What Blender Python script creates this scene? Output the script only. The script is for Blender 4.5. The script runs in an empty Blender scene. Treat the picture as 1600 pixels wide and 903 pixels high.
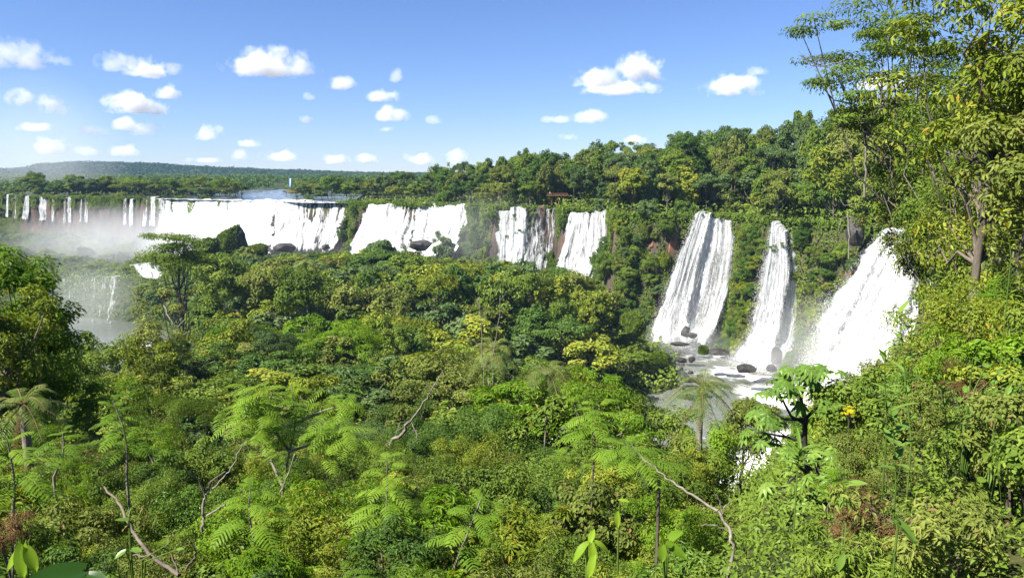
import bpy, math, random
import numpy as np
from mathutils import Vector, Matrix

# ------------------------------------------------------------------ camera, sky, sun, exposure
SC = bpy.context.scene
COL = SC.collection
F_PX, CX, CY, HORIZON = 1164.0, 800.0, 451.5, 275.0
PITCH = math.atan((CY - HORIZON) / F_PX)
cam_d = bpy.data.cameras.new("camera")
cam_d.sensor_width = 36.0
cam_d.lens = 36.0 * F_PX / 1600.0
cam_d.clip_start, cam_d.clip_end = 0.2, 40000.0
cam = bpy.data.objects.new("camera", cam_d)
COL.objects.link(cam)
cam.rotation_euler = (math.radians(90) - PITCH, 0, 0)
SC.camera = cam

SUN_AZ = math.radians(242.0)      # compass bearing of the sun, clockwise from +Y: behind the camera, to its left
SUN_EL = math.radians(48.0)
W = bpy.data.worlds.new("World")
SC.world = W
W.use_nodes = True
wn = W.node_tree
sky = wn.nodes.new("ShaderNodeTexSky")
sky.sky_type = 'NISHITA'
sky.sun_disc = False
sky.sun_elevation = SUN_EL
sky.sun_rotation = SUN_AZ
sky.altitude = 200.0
sky.air_density = 1.0
sky.dust_density = 0.0
sky.ozone_density = 5.0
wb = wn.nodes.new("ShaderNodeMix")            # white balance of the daylight
wb.data_type = 'RGBA'; wb.blend_type = 'MULTIPLY'; wb.inputs[0].default_value = 1.0
wb.inputs[7].default_value = (0.745, 0.81, 1.06, 1)
wn.links.new(sky.outputs[0], wb.inputs[6])
wn.links.new(wb.outputs[2], wn.nodes["Background"].inputs[0])
wn.nodes["Background"].inputs[1].default_value = 0.053

sun_d = bpy.data.lights.new("sun", 'SUN')
sun_d.energy = 5.0
sun_d.angle = math.radians(0.53)
sun_d.color = (1.0, 0.945, 0.86)
sun = bpy.data.objects.new("sun", sun_d)
COL.objects.link(sun)
sd = Vector((math.sin(SUN_AZ) * math.cos(SUN_EL), math.cos(SUN_AZ) * math.cos(SUN_EL), math.sin(SUN_EL)))
sun.rotation_euler = sd.to_track_quat('Z', 'Y').to_euler()
SUN_DIR = np.array(sd)

SC.view_settings.view_transform = 'Standard'
SC.view_settings.look = 'None'
SC.view_settings.exposure = 1.5
SC.view_settings.gamma = 1.0
SC.view_settings.use_curve_mapping = False
cy = SC.cycles
cy.max_bounces = 8
cy.diffuse_bounces = 3
cy.glossy_bounces = 2
cy.transmission_bounces = 4
cy.transparent_max_bounces = 24
cy.volume_bounces = 2
cy.sample_clamp_indirect = 4.0
cy.volume_step_rate = 1.0
cy.volume_max_steps = 128
cy.caustics_reflective = False
cy.caustics_refractive = False

rng = np.random.default_rng(7)

# ------------------------------------------------------------------ geometry helpers
def P(px, py, d):
    """point at pixel (px,py) of the photograph whose distance along +Y is d"""
    xc, yc = (px - CX) / F_PX, -(py - CY) / F_PX
    c, s = math.cos(PITCH), math.sin(PITCH)
    v = np.array([xc, c + yc * s, -s + yc * c])
    return v * (d / v[1])

def proj(p):
    p = np.asarray(p, float)
    c, s = math.cos(PITCH), math.sin(PITCH)
    x, y, z = p[..., 0], p[..., 1], p[..., 2]
    f = y * c - z * s
    u = y * s + z * c
    f = np.where(np.abs(f) < 1e-3, 1e-3, f)
    return CX + F_PX * x / f, CY - F_PX * u / f

def norm(v):
    v = np.asarray(v, float)
    return v / np.maximum(np.linalg.norm(v, axis=-1, keepdims=True), 1e-9)

class MB:
    """collects quads, tubes and grids and links them as one mesh object"""
    def __init__(self):
        self.V, self.Fq, self.A, self.n = [], [], [], 0
        self.S = []
    def add(self, verts, faces, var=0.5, smooth=False):
        verts = np.asarray(verts, float).reshape(-1, 3)
        faces = np.asarray(faces, np.int64).reshape(-1, 4)
        self.V.append(verts); self.Fq.append(faces + self.n)
        a = np.broadcast_to(np.asarray(var, float), (len(verts),)) if np.ndim(var) < 2 else var
        self.A.append(np.array(a, float))
        self.S.append(np.full(len(faces), smooth))
        self.n += len(verts)
    def quads(self, Q, var):
        n, k = Q.shape[0], Q.shape[1]
        self.add(Q.reshape(-1, 3), np.arange(n * 4).reshape(-1, 4), np.repeat(var, 4))
    def grid(self, G, var=0.5, smooth=True):
        a, b = G.shape[:2]
        idx = np.arange(a * b).reshape(a, b)
        f = np.stack([idx[:-1, :-1], idx[:-1, 1:], idx[1:, 1:], idx[1:, :-1]], -1).reshape(-1, 4)
        self.add(G.reshape(-1, 3), f, var if np.ndim(var) == 0 else np.asarray(var).reshape(-1), smooth)
    def tube(self, path, rad, sides=6, var=0.5):
        path = np.asarray(path, float)
        n = len(path)
        rad = np.broadcast_to(np.asarray(rad, float), (n,))
        t = np.gradient(path, axis=0); t = norm(t)
        ref = np.array([0.31, 0.77, 0.55]) if abs(t[0] @ np.array([0, 0, 1.])) > 0.9 else np.array([0, 0, 1.])
        a = norm(np.cross(t, ref)); b = np.cross(t, a)
        ph = np.arange(sides) * 2 * math.pi / sides
        ring = path[:, None] + rad[:, None, None] * (np.cos(ph)[None, :, None] * a[:, None] + np.sin(ph)[None, :, None] * b[:, None])
        idx = np.arange(n * sides).reshape(n, sides)
        f = np.stack([idx[:-1], np.roll(idx[:-1], -1, 1), np.roll(idx[1:], -1, 1), idx[1:]], -1).reshape(-1, 4)
        self.add(ring.reshape(-1, 3), f, var, True)
    def data(self, name):
        me = bpy.data.meshes.new(name)
        V = np.concatenate(self.V); Fq = np.concatenate(self.Fq); A = np.concatenate(self.A); S = np.concatenate(self.S)
        me.vertices.add(len(V)); me.vertices.foreach_set("co", V.astype(np.float32).ravel())
        me.loops.add(Fq.size); me.loops.foreach_set("vertex_index", Fq.astype(np.int32).ravel())
        me.polygons.add(len(Fq))
        me.polygons.foreach_set("loop_start", (np.arange(len(Fq)) * 4).astype(np.int32))
        me.polygons.foreach_set("use_smooth", S)
        at = me.attributes.new("v", 'FLOAT', 'POINT')
        at.data.foreach_set("value", A.astype(np.float32))
        me.update(calc_edges=True); me.validate()
        return me
    def build(self, name, mat, parent=None):
        me = self.data(name)
        me.materials.append(mat)
        return link(name, me, parent)

def link(name, me, parent=None):
    o = bpy.data.objects.new(name, me)
    COL.objects.link(o)
    if parent is not None: o.parent = parent
    return o

def tag(o, label=None, cat=None, group=None, kind=None):
    if label: o["label"] = label
    if cat: o["category"] = cat
    if group: o["group"] = group
    if kind: o["kind"] = kind
    return o

def empty(name, loc=(0, 0, 0), rz=0.0):
    o = bpy.data.objects.new(name, None)
    o.empty_display_size = 0.5
    COL.objects.link(o)
    o.location = loc; o.rotation_euler = (0, 0, rz)
    return o

# value noise on lattices (numpy), any number of dimensions up to 3
def vnoise(p, seed=0):
    p = np.asarray(p, float)
    i = np.floor(p).astype(np.int64); f = p - i
    f = f * f * (3 - 2 * f)
    D = p.shape[-1]
    K = np.array([374761393, 668265263, 2147483647 // 3], np.int64)[:D]
    out = 0.0
    for c in range(2 ** D):
        off = np.array([(c >> k) & 1 for k in range(D)])
        h = ((i + off) * K).sum(-1) + seed * 974634541
        h = (h ^ (h >> 13)) * 1274126177
        h = (h ^ (h >> 16)) & 0xFFFFFF
        w = np.prod(np.where(off == 1, f, 1 - f), -1)
        out = out + w * (h / 0xFFFFFF)
    return out
def fbm(p, oct=4, seed=0, gain=0.5):
    p = np.asarray(p, float); a, s, t = 1.0, 0.0, 0.0
    for k in range(oct):
        s = s + a * vnoise(p * 2 ** k, seed + k); t += a; a *= gain
    return s / t
def sstep(a, b, x):
    t = np.clip((x - a) / (b - a), 0, 1)
    return t * t * (3 - 2 * t)

# ------------------------------------------------------------------ materials
class NT:
    def __init__(self, name):
        self.m = bpy.data.materials.new(name); self.m.use_nodes = True
        self.t = self.m.node_tree
        self.t.nodes.clear()
        self.out = self.t.nodes.new("ShaderNodeOutputMaterial")
    def n(self, typ, **kw):
        nd = self.t.nodes.new("ShaderNode" + typ)
        for k, v in kw.items():
            if k.startswith("i_"):
                key = k[2:]
                key = int(key) if key.isdigit() else key.replace("_", " ")
                nd.inputs[key].default_value = v
            else: setattr(nd, k, v)
        return nd
    def l(self, a, b): self.t.links.new(a, b)
    def math(self, op, a, b=None, c=None, clamp=False):
        nd = self.n("Math", operation=op); nd.use_clamp = clamp
        for k, x in enumerate((a, b, c)):
            if x is None: continue
            if isinstance(x, (int, float)): nd.inputs[k].default_value = x
            else: self.l(x, nd.inputs[k])
        return nd.outputs[0]
    def ramp(self, fac, stops, interp='LINEAR'):
        nd = self.n("ValToRGB"); cr = nd.color_ramp; cr.interpolation = interp
        while len(cr.elements) < len(stops): cr.elements.new(0.5)
        for e, (p, c) in zip(cr.elements, stops):
            e.position = p; e.color = (*c, 1) if len(c) == 3 else c
        self.l(fac, nd.inputs[0]); return nd.outputs[0]
    def attr(self, name="v"):
        return self.n("Attribute", attribute_name=name).outputs["Fac"]

def leaf_mat(name, dark, mid, light, accent=None, acc_amt=0.03, trans=0.26, rough=0.5, spread=1.0):
    dark, mid, light = [tuple(v * g for v, g in zip(c, (1.46, 1.36, 1.10))) for c in (dark, mid, light)]
    N = NT(name)
    a = N.attr()
    oi = N.n("ObjectInfo").outputs["Random"]
    f = N.math('ADD', N.math('MULTIPLY', a, 0.62 * spread), N.math('MULTIPLY', oi, 0.38), clamp=True)
    stops = [(0.0, dark), (0.5, mid), (1.0 if not accent else 0.965, light)]
    col = N.ramp(f, stops)
    if accent:
        s = N.math('GREATER_THAN', N.math('FRACT', N.math('MULTIPLY', a, 57.31)), 1 - acc_amt)
        mx = N.n("Mix", data_type='RGBA'); N.l(s, mx.inputs[0]); N.l(col, mx.inputs[6]); mx.inputs[7].default_value = (*accent, 1)
        col = mx.outputs[2]
    p = N.n("BsdfPrincipled", i_Roughness=rough); N.l(col, p.inputs["Base Color"])
    p.inputs["Specular IOR Level"].default_value = 0.12
    t = N.n("BsdfTranslucent")
    hv = N.n("HueSaturation", i_Hue=0.485, i_Saturation=1.1, i_Value=1.5); N.l(col, hv.inputs["Color"]); N.l(hv.outputs[0], t.inputs[0])
    m = N.n("MixShader", i_0=trans); N.l(p.outputs[0], m.inputs[1]); N.l(t.outputs[0], m.inputs[2])
    N.l(m.outputs[0], N.out.inputs[0])
    return N.m

def noise_mat(name, stops, scale=1.0, rough=0.9, detail=6, bump=0.3, bscale=4.0, stretch=(1, 1, 1), spec=0.3):
    N = NT(name)
    g = N.n("NewGeometry").outputs["Position"]
    mp = N.n("Mapping"); mp.inputs["Scale"].default_value = stretch; N.l(g, mp.inputs[0])
    nz = N.n("TexNoise", i_Scale=scale, i_Detail=detail, i_Roughness=0.62); N.l(mp.outputs[0], nz.inputs["Vector"])
    col = N.ramp(nz.outputs[0], stops)
    p = N.n("BsdfPrincipled", i_Roughness=rough); N.l(col, p.inputs["Base Color"])
    p.inputs["Specular IOR Level"].default_value = spec
    if bump:
        n2 = N.n("TexNoise", i_Scale=bscale, i_Detail=5.0); N.l(mp.outputs[0], n2.inputs["Vector"])
        b = N.n("Bump", i_Strength=bump, i_Distance=0.3); N.l(n2.outputs[0], b.inputs["Height"]); N.l(b.outputs[0], p.inputs["Normal"])
    N.l(p.outputs[0], N.out.inputs[0])
    return N.m

M = {}
ACC = (0.30, 0.21, 0.03)
M['deep'] = leaf_mat("deep_green_leaves", (0.020, 0.048, 0.010), (0.048, 0.098, 0.018), (0.095, 0.160, 0.034))
M['mid'] = leaf_mat("mid_green_leaves", (0.032, 0.062, 0.010), (0.078, 0.130, 0.020), (0.150, 0.205, 0.038))
M['olive'] = leaf_mat("olive_leaves", (0.038, 0.058, 0.014), (0.088, 0.122, 0.026), (0.155, 0.190, 0.048), (0.20, 0.13, 0.05), 0.03)
M['yellow'] = leaf_mat("yellow_green_leaves", (0.045, 0.075, 0.010), (0.110, 0.155, 0.018), (0.210, 0.245, 0.040), ACC, 0.025)
M['blue'] = leaf_mat("blue_green_leaves", (0.026, 0.052, 0.018), (0.060, 0.105, 0.036), (0.110, 0.160, 0.065))
M['bright'] = leaf_mat("bright_green_leaves", (0.036, 0.085, 0.008), (0.085, 0.165, 0.014), (0.155, 0.255, 0.030), ACC, 0.02, trans=0.4)
M['fern'] = leaf_mat("feathery_leaves", (0.028, 0.072, 0.009), (0.075, 0.145, 0.015), (0.145, 0.235, 0.028), trans=0.4)
M['palm'] = leaf_mat("palm_leaves", (0.030, 0.062, 0.014), (0.066, 0.120, 0.026), (0.130, 0.185, 0.050), (0.22, 0.16, 0.07), 0.08, trans=0.3)
M['shade'] = leaf_mat("shade_darkened_glossy_leaf", (0.008, 0.024, 0.005), (0.014, 0.042, 0.008), (0.022, 0.060, 0.012), trans=.3, rough=.3)  # leaf green darkened so the colour itself carries the shade on it
M['dry'] = leaf_mat("dry_leaves", (0.055, 0.040, 0.016), (0.105, 0.070, 0.034), (0.18, 0.13, 0.065), trans=0.25)
M['lime'] = leaf_mat("lime_leaves", (0.08, 0.16, 0.012), (0.14, 0.23, 0.02), (0.20, 0.30, 0.035), trans=0.4)
M['flower'] = leaf_mat("flower_petals", (0.30, 0.30, 0.02), (0.40, 0.40, 0.03), (0.50, 0.50, 0.05), trans=0.3)
M['pale'] = leaf_mat("pale_glossy_leaves", (0.042, 0.095, 0.018), (0.088, 0.160, 0.030), (0.155, 0.235, 0.055), trans=0.3, rough=0.3)
M['bark'] = noise_mat("grey_brown_bark", [(0.25, (0.05, 0.04, 0.03)), (0.75, (0.17, 0.14, 0.105))], 3.0, stretch=(1, 1, 0.3))
M['pale_bark'] = noise_mat("pale_bark", [(0.25, (0.10, 0.088, 0.064)), (0.75, (0.25, 0.225, 0.175))], 5.0, stretch=(1, 1, 0.4))
M['dark_bark'] = noise_mat("dark_bark", [(0.25, (0.015, 0.012, 0.01)), (0.75, (0.06, 0.05, 0.04))], 4.0)
M['ground'] = noise_mat("forest_floor", [(0.3, (0.016, 0.022, 0.008)), (0.55, (0.035, 0.045, 0.014)), (0.8, (0.06, 0.05, 0.028))], 0.35, 1.0, bump=0.6, bscale=1.3)
M['rock'] = noise_mat("wet_basalt", [(0.3, (0.014, 0.013, 0.012)), (0.6, (0.038, 0.035, 0.031)), (0.85, (0.09, 0.08, 0.068))], 0.35, 0.6, bump=0.8, bscale=1.6)
M['red_rock'] = noise_mat("red_basalt", [(0.25, (0.10, 0.045, 0.026)), (0.6, (0.24, 0.105, 0.055)), (0.85, (0.34, 0.18, 0.10))], 0.3, 0.8, bump=0.8, bscale=1.2, stretch=(1, 1, 0.4))
M['cliff_rock'] = noise_mat("brown_cliff", [(0.25, (0.035, 0.025, 0.02)), (0.5, (0.11, 0.078, 0.058)), (0.72, (0.19, 0.115, 0.075)), (0.9, (0.10, 0.11, 0.04))], 0.16, 0.8, bump=0.9, bscale=0.6, stretch=(1, 1, 0.45))
M['rail'] = noise_mat("rust_brown_wood", [(0.3, (0.16, 0.075, 0.04)), (0.7, (0.30, 0.15, 0.08))], 2.0, bump=0.1)
M['concrete'] = noise_mat("grey_concrete", [(0.3, (0.10, 0.095, 0.09)), (0.7, (0.20, 0.19, 0.18))], 1.0)
M['moss'] = leaf_mat("short_green_grass", (0.030, 0.065, 0.010), (0.075, 0.125, 0.018), (0.14, 0.19, 0.035))

# ------------------------------------------------------------------ terrain
RIM = np.array([(7, -60), (10, -6), (11, 10), (17, 22), (33, 43), (66, 100), (85, 130), (106, 165), (120, 197), (120, 214), (105, 217),
    (97, 240), (94, 247), (85, 247), (85, 276), (83, 283), (69, 283), (57, 284), (41, 292), (43, 327), (24, 333), (20, 348), (-8, 352),
    (-22, 386), (-84, 413), (-92, 421), (-140, 444), (-236, 502), (-374, 547), (-507, 592), (-1022, 700), (-2600, 900)], float)
GORGE = np.vstack([RIM, [(-2600, -600), (7, -600)]])
WATER_Z, RIVER_Z = -66.0, -15.1
CP = np.array([(0, 0, -3), (-15, -5, -3.5), (0, -30, -2), (-60, -30, -9), (40, -30, -2), (0, 12, -11), (-15, 15, -13), (4, 10, -6.2), (8, 20, -10), (14.5, 30, -13), (21, 40, -15.5), (25, 50, -19),
    (0, 25, -19), (-20, 30, -22), (10.5, 30, -15), (0, 50, -30), (-35, 50, -29), (18.5, 50, -24), (38, 80, -25), (27.3, 60, -22), (45.5, 100, -35), (68, 150, -48), (52, 100, -28), (75, 140, -40), (0, 80, -36), (-60, 80, -36), (26, 75, -37), (36, 100, -50),
    (0, 115, -43), (-90, 120, -46), (46, 125, -60), (0, 150, -54), (0, 182, -68), (-90, 185, -66), (58, 165, -68), (92, 196, -67), (0, 220, -60),
    (30, 240, -59), (-60, 240, -56), (-30, 300, -50), (20, 300, -52), (-100, 320, -50), (-100, 390, -52), (-40, 365, -54), (0, 330, -51),
    (65, 260, -69), (85, 225, -69), (46, 275, -58), (-150, 300, -70), (-200, 338, -72), (-195, 354, -57), (-168, 347, -57), (-230, 362, -57), (-260, 300, -72), (-200, 420, -55), (-300, 450, -50),
    (-260, 480, -46), (-400, 490, -50), (-420, 300, -70), (-120, 150, -60), (-200, 150, -62), (-200, 60, -48), (60, 200, -69), (72, 240, -69)], float)
def tps_fit(C):
    n = len(C); X = C[:, :2] / 100.0
    r2 = ((X[:, None] - X[None]) ** 2).sum(-1)
    K = 0.5 * r2 * np.log(r2 + 1e-12) + 0.002 * np.eye(n)
    Pm = np.hstack([np.ones((n, 1)), X])
    A = np.block([[K, Pm], [Pm.T, np.zeros((3, 3))]])
    return X, np.linalg.solve(A, np.concatenate([C[:, 2], np.zeros(3)]))
TX, TW = tps_fit(CP)
def gorge_z(x, y):
    x = np.clip(x, -450, 130); y = np.clip(y, -40, 560)
    q = np.stack([x, y], -1) / 100.0
    z = TW[-3] + TW[-2] * q[..., 0] + TW[-1] * q[..., 1]
    for k in range(len(TX)):
        r2 = ((q - TX[k]) ** 2).sum(-1)
        z = z + TW[k] * 0.5 * r2 * np.log(r2 + 1e-12)
    return np.clip(z, -73, -2.5)
def rim_dist(x, y):
    """distance to the rim, positive on the plateau"""
    p = np.stack([x, y], -1)
    best = np.full(x.shape, 1e9)
    for a, b in zip(RIM[:-1], RIM[1:]):
        ab = b - a
        t = np.clip(((p - a) @ ab) / (ab @ ab), 0, 1)
        best = np.minimum(best, np.linalg.norm(p - (a + t[..., None] * ab), axis=-1))
    ins = np.zeros(x.shape, bool)
    g = GORGE
    for (x1, y1), (x2, y2) in zip(g, np.roll(g, -1, 0)):
        c = ((y1 > y) != (y2 > y)) & (x < (x2 - x1) * (y - y1) / (y2 - y1 + 1e-12) + x1)
        ins ^= c
    return np.where(ins, -best, best)
def ground_z(x, y):
    x = np.asarray(x, float); y = np.asarray(y, float)
    d = rim_dist(x, y)
    hill = sstep(-60, 40, x) * sstep(600, 330, y)
    plat = -14.6 - 1.6 * sstep(0, 12, d) + np.minimum(26, 0.38 * np.maximum(d - 6, 0)) * hill
    plat = plat + (1 - hill) * (2.0 * sstep(120, 500, d) + 4 * sstep(500, 1500, d))
    plat = plat - 1.7 * sstep(-4, 1, d) * sstep(18, 9, d) * sstep(-95, -110, x) * sstep(-246, -238, x) * sstep(380, 430, y)
    near = sstep(150, 25, np.hypot(x, y))
    plat = plat * (1 - near) + near * (-4.2 - 0.06 * np.clip(np.hypot(x, y) - 12, 0, 60) + 0.10 * np.maximum(d, 0))
    w = 6.0 + 6.0 * sstep(170, 40, np.hypot(x, y))
    g = gorge_z(x, y)
    t = np.clip(-d / w, 0, 1)
    k = np.where(d >= 0, 1.0, (1 - t) ** 1.3)
    z = g + (np.maximum(plat, g) - g) * k
    n = fbm(np.stack([x, y], -1) / 14.0, 3, 5) - 0.5
    return z + n * 3.0 * sstep(15, 60, np.hypot(x, y)) * np.where(np.abs(d) < 8, 0.3, 1.0)
def gz(x, y): return float(ground_z(np.array([x]), np.array([y]))[0])

def build_ground():
    m = MB()
    rr = np.concatenate([np.linspace(0.5, 60, 40), np.linspace(62, 640, 290), np.geomspace(650, 3300, 34)])
    aa = np.radians(np.concatenate([np.linspace(-180, -66, 40)[:-1], np.linspace(-66, 62, 420), np.linspace(62, 180, 40)[1:]]))
    R, A = np.meshgrid(rr, aa, indexing='ij')
    X, Y = R * np.sin(A), R * np.cos(A)
    G = np.stack([X, Y, ground_z(X, Y)], -1)
    m.grid(G)
    o = m.build("ground", M['ground'])
    tag(o, kind="structure")
    # steep faces are bare rock, the rest forest floor
    o.data.materials.clear()
    N = NT("ground_and_rock")
    geo = N.n("NewGeometry")
    sx = N.n("SeparateXYZ"); N.l(geo.outputs["Normal"], sx.inputs[0])
    steep = N.ramp(sx.outputs[2], [(0.35, (1, 1, 1)), (0.62, (0, 0, 0))])
    mp = N.n("Mapping"); mp.inputs["Scale"].default_value = (1, 1, 0.5); N.l(geo.outputs["Position"], mp.inputs[0])
    nz = N.n("TexNoise", i_Scale=0.17, i_Detail=7.0, i_Roughness=0.65); N.l(mp.outputs[0], nz.inputs["Vector"])
    rc = N.ramp(nz.outputs[0], [(0.30, (0.022, 0.018, 0.016)), (0.5, (0.065, 0.050, 0.042)), (0.66, (0.120, 0.082, 0.060)), (0.8, (0.05, 0.06, 0.022))])
    n2 = N.n("TexNoise", i_Scale=0.4, i_Detail=5.0); N.l(geo.outputs["Position"], n2.inputs["Vector"])
    fc = N.ramp(n2.outputs[0], [(0.3, (0.016, 0.024, 0.008)), (0.55, (0.04, 0.055, 0.014)), (0.8, (0.08, 0.06, 0.03))])
    mx = N.n("Mix", data_type='RGBA'); N.l(steep, mx.inputs[0]); N.l(fc, mx.inputs[6]); N.l(rc, mx.inputs[7])
    p = N.n("BsdfPrincipled", i_Roughness=0.95); p.inputs["Specular IOR Level"].default_value = 0.08; N.l(mx.outputs[2], p.inputs["Base Color"])
    b = N.n("Bump", i_Strength=0.9, i_Distance=1.2); N.l(nz.outputs[0], b.inputs["Height"]); N.l(b.outputs[0], p.inputs["Normal"])
    N.l(p.outputs[0], N.out.inputs[0])
    o.data.materials.append(N.m)
build_ground()

# ------------------------------------------------------------------ water
def water_mat(name, base, foam, rough=0.12, scale=0.5):
    N = NT(name)
    a = N.attr()
    geo = N.n("NewGeometry")
    nz = N.n("TexNoise", i_Scale=0.22, i_Detail=8.0, i_Roughness=0.68); N.l(geo.outputs["Position"], nz.inputs["Vector"])
    f = N.math('ADD', a, N.math('MULTIPLY', N.math('SUBTRACT', nz.outputs[0], 0.5), 2.2))
    fm = N.ramp(f, [(0.34, (0, 0, 0)), (0.62, (.42, .42, .42)), (0.95, (1, 1, 1))])
    mx = N.n("Mix", data_type='RGBA'); N.l(fm, mx.inputs[0]); mx.inputs[6].default_value = (*base, 1); mx.inputs[7].default_value = (*foam, 1)
    p = N.n("BsdfPrincipled"); N.l(mx.outputs[2], p.inputs["Base Color"])
    N.l(N.math('ADD', N.math('MULTIPLY', fm, 0.6), rough), p.inputs["Roughness"])
    n2 = N.n("TexNoise", i_Scale=scale, i_Detail=5.0); N.l(geo.outputs["Position"], n2.inputs["Vector"])
    b = N.n("Bump", i_Strength=0.5, i_Distance=0.5); N.l(n2.outputs[0], b.inputs["Height"]); N.l(b.outputs[0], p.inputs["Normal"])
    N.l(p.outputs[0], N.out.inputs[0])
    return N.m
M['pool'] = water_mat("grey_green_water", (0.115, 0.128, 0.108), (0.80, 0.81, 0.80))
M['river'] = water_mat("blue_grey_river", (0.09, 0.12, 0.15), (0.75, 0.77, 0.78), 0.2)
def seg_d(X, Y, pts):
    best = np.full(X.shape, 1e9); p = np.stack([X, Y], -1)
    for a, b in zip(pts[:-1], pts[1:]):
        a, b = np.array(a, float), np.array(b, float); ab = b - a
        t = np.clip(((p - a) @ ab) / (ab @ ab), 0, 1)
        best = np.minimum(best, np.linalg.norm(p - (a + t[..., None] * ab), axis=-1))
    return best
def build_water():
    m = MB()
    xs, ys = np.linspace(-480, 135, 260), np.linspace(120, 505, 170)
    X, Y = np.meshgrid(xs, ys, indexing='ij')
    base = seg_d(X, Y, [(52, 281), (74, 272)])
    base = np.minimum(base, seg_d(X, Y, [(72, 246), (90, 236)]))
    base = np.minimum(base, seg_d(X, Y, [(82, 220), (112, 200)]) - 6)
    rap = seg_d(X, Y, [(88, 190), (64, 164), (52, 160)]) - 5
    rap2 = seg_d(X, Y, [(34, 186), (10, 178), (-60, 190), (-150, 290)]) - 3
    foam = 0.95 * sstep(13, 1, base)
    foam = np.maximum(foam, 0.85 * sstep(14, 0, rap)); foam = np.maximum(foam, 0.6 * sstep(12, 0, rap2))
    foam = np.maximum(foam, 0.12 * sstep(-90, -30, X))
    Z = WATER_Z + (fbm(np.stack([X, Y], -1) / 3.0, 3, 3) - 0.5) * (0.25 + 1.5 * sstep(0.3, 0.9, foam))
    m.grid(np.stack([X, Y, Z], -1), foam)
    tag(m.build("water", M['pool']), kind="structure")
    m = MB()
    # the upper river, a broad sheet behind the far crest
    u = np.linspace(0, 1, 160)
    crest = np.array([(-238, 500), (-140, 441.5), (-92, 418.5)])
    L = np.concatenate([[0], np.cumsum(np.linalg.norm(np.diff(crest, axis=0), axis=1))]); L /= L[-1]
    cx_, cy_ = np.interp(u, L, crest[:, 0]), np.interp(u, L, crest[:, 1])
    v = np.linspace(0, 1, 30)
    X = cx_[:, None] + v[None] ** 1.3 * (-60) + 0 * u[:, None]; Y = cy_[:, None] + v[None] ** 1.3 * 420
    foam = 0.28 + 0.5 * sstep(0.08, 0.0, v)[None] + 0 * X
    Z = RIVER_Z + 0.5 * (fbm(np.stack([X, Y], -1) / 6.0, 3, 8) - 0.5)
    m.grid(np.stack([X, Y, Z], -1), foam)
    tag(m.build("river", M['river']), kind="structure")
build_water()

# ------------------------------------------------------------------ waterfalls
def fall_mat():
    N = NT("falling_water")
    a = N.attr()
    geo = N.n("NewGeometry")
    mp = N.n("Mapping"); mp.inputs["Scale"].default_value = (1, 1, 0.26); N.l(geo.outputs["Position"], mp.inputs[0])
    nz = N.n("TexNoise", i_Scale=0.9, i_Detail=6.0, i_Roughness=0.7); N.l(mp.outputs[0], nz.inputs["Vector"])
    n3 = N.n("TexNoise", i_Scale=2.2, i_Detail=4.0, i_Roughness=0.7); N.l(geo.outputs["Position"], n3.inputs["Vector"])
    f = N.math('ADD', a, N.math('ADD', N.math('MULTIPLY', N.math('SUBTRACT', nz.outputs[0], 0.5), 1.5), N.math('MULTIPLY', N.math('SUBTRACT', n3.outputs[0], 0.5), 0.9)))
    al = N.ramp(f, [(0.20, (0, 0, 0)), (0.46, (1, 1, 1))])
    col = N.ramp(f, [(0.25, (0.24, 0.25, 0.245)), (0.5, (0.42, 0.435, 0.43)), (0.75, (0.62, 0.63, 0.63)), (1.0, (0.80, 0.81, 0.81))])
    d = N.n("BsdfDiffuse"); N.l(col, d.inputs[0])
    t = N.n("BsdfTranslucent"); N.l(col, t.inputs[0])
    m = N.n("MixShader", i_0=0.3); N.l(d.outputs[0], m.inputs[1]); N.l(t.outputs[0], m.inputs[2])
    tr = N.n("BsdfTransparent")
    m2 = N.n("MixShader"); N.l(al, m2.inputs[0]); N.l(tr.outputs[0], m2.inputs[1]); N.l(m.outputs[0], m2.inputs[2])
    b = N.n("Bump", i_Strength=0.8, i_Distance=0.8); N.l(nz.outputs[0], b.inputs["Height"]); N.l(b.outputs[0], d.inputs["Normal"])
    N.l(m2.outputs[0], N.out.inputs[0])
    return N.m
M['fall'] = fall_mat()
def poly3(pts, n):
    """smooth 3-D line through (px,py,depth) points"""
    W3 = np.array([P(*p) for p in pts])
    t = np.linspace(0, 1, len(W3)); tt = np.linspace(0, 1, n)
    L = np.stack([np.interp(tt, t, W3[:, k]) for k in range(3)], -1)
    for _ in range(max(1, n // 7)):
        L[1:-1] = (L[:-2] + 2 * L[1:-1] + L[2:]) / 4
    return L
FALLS = []
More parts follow.
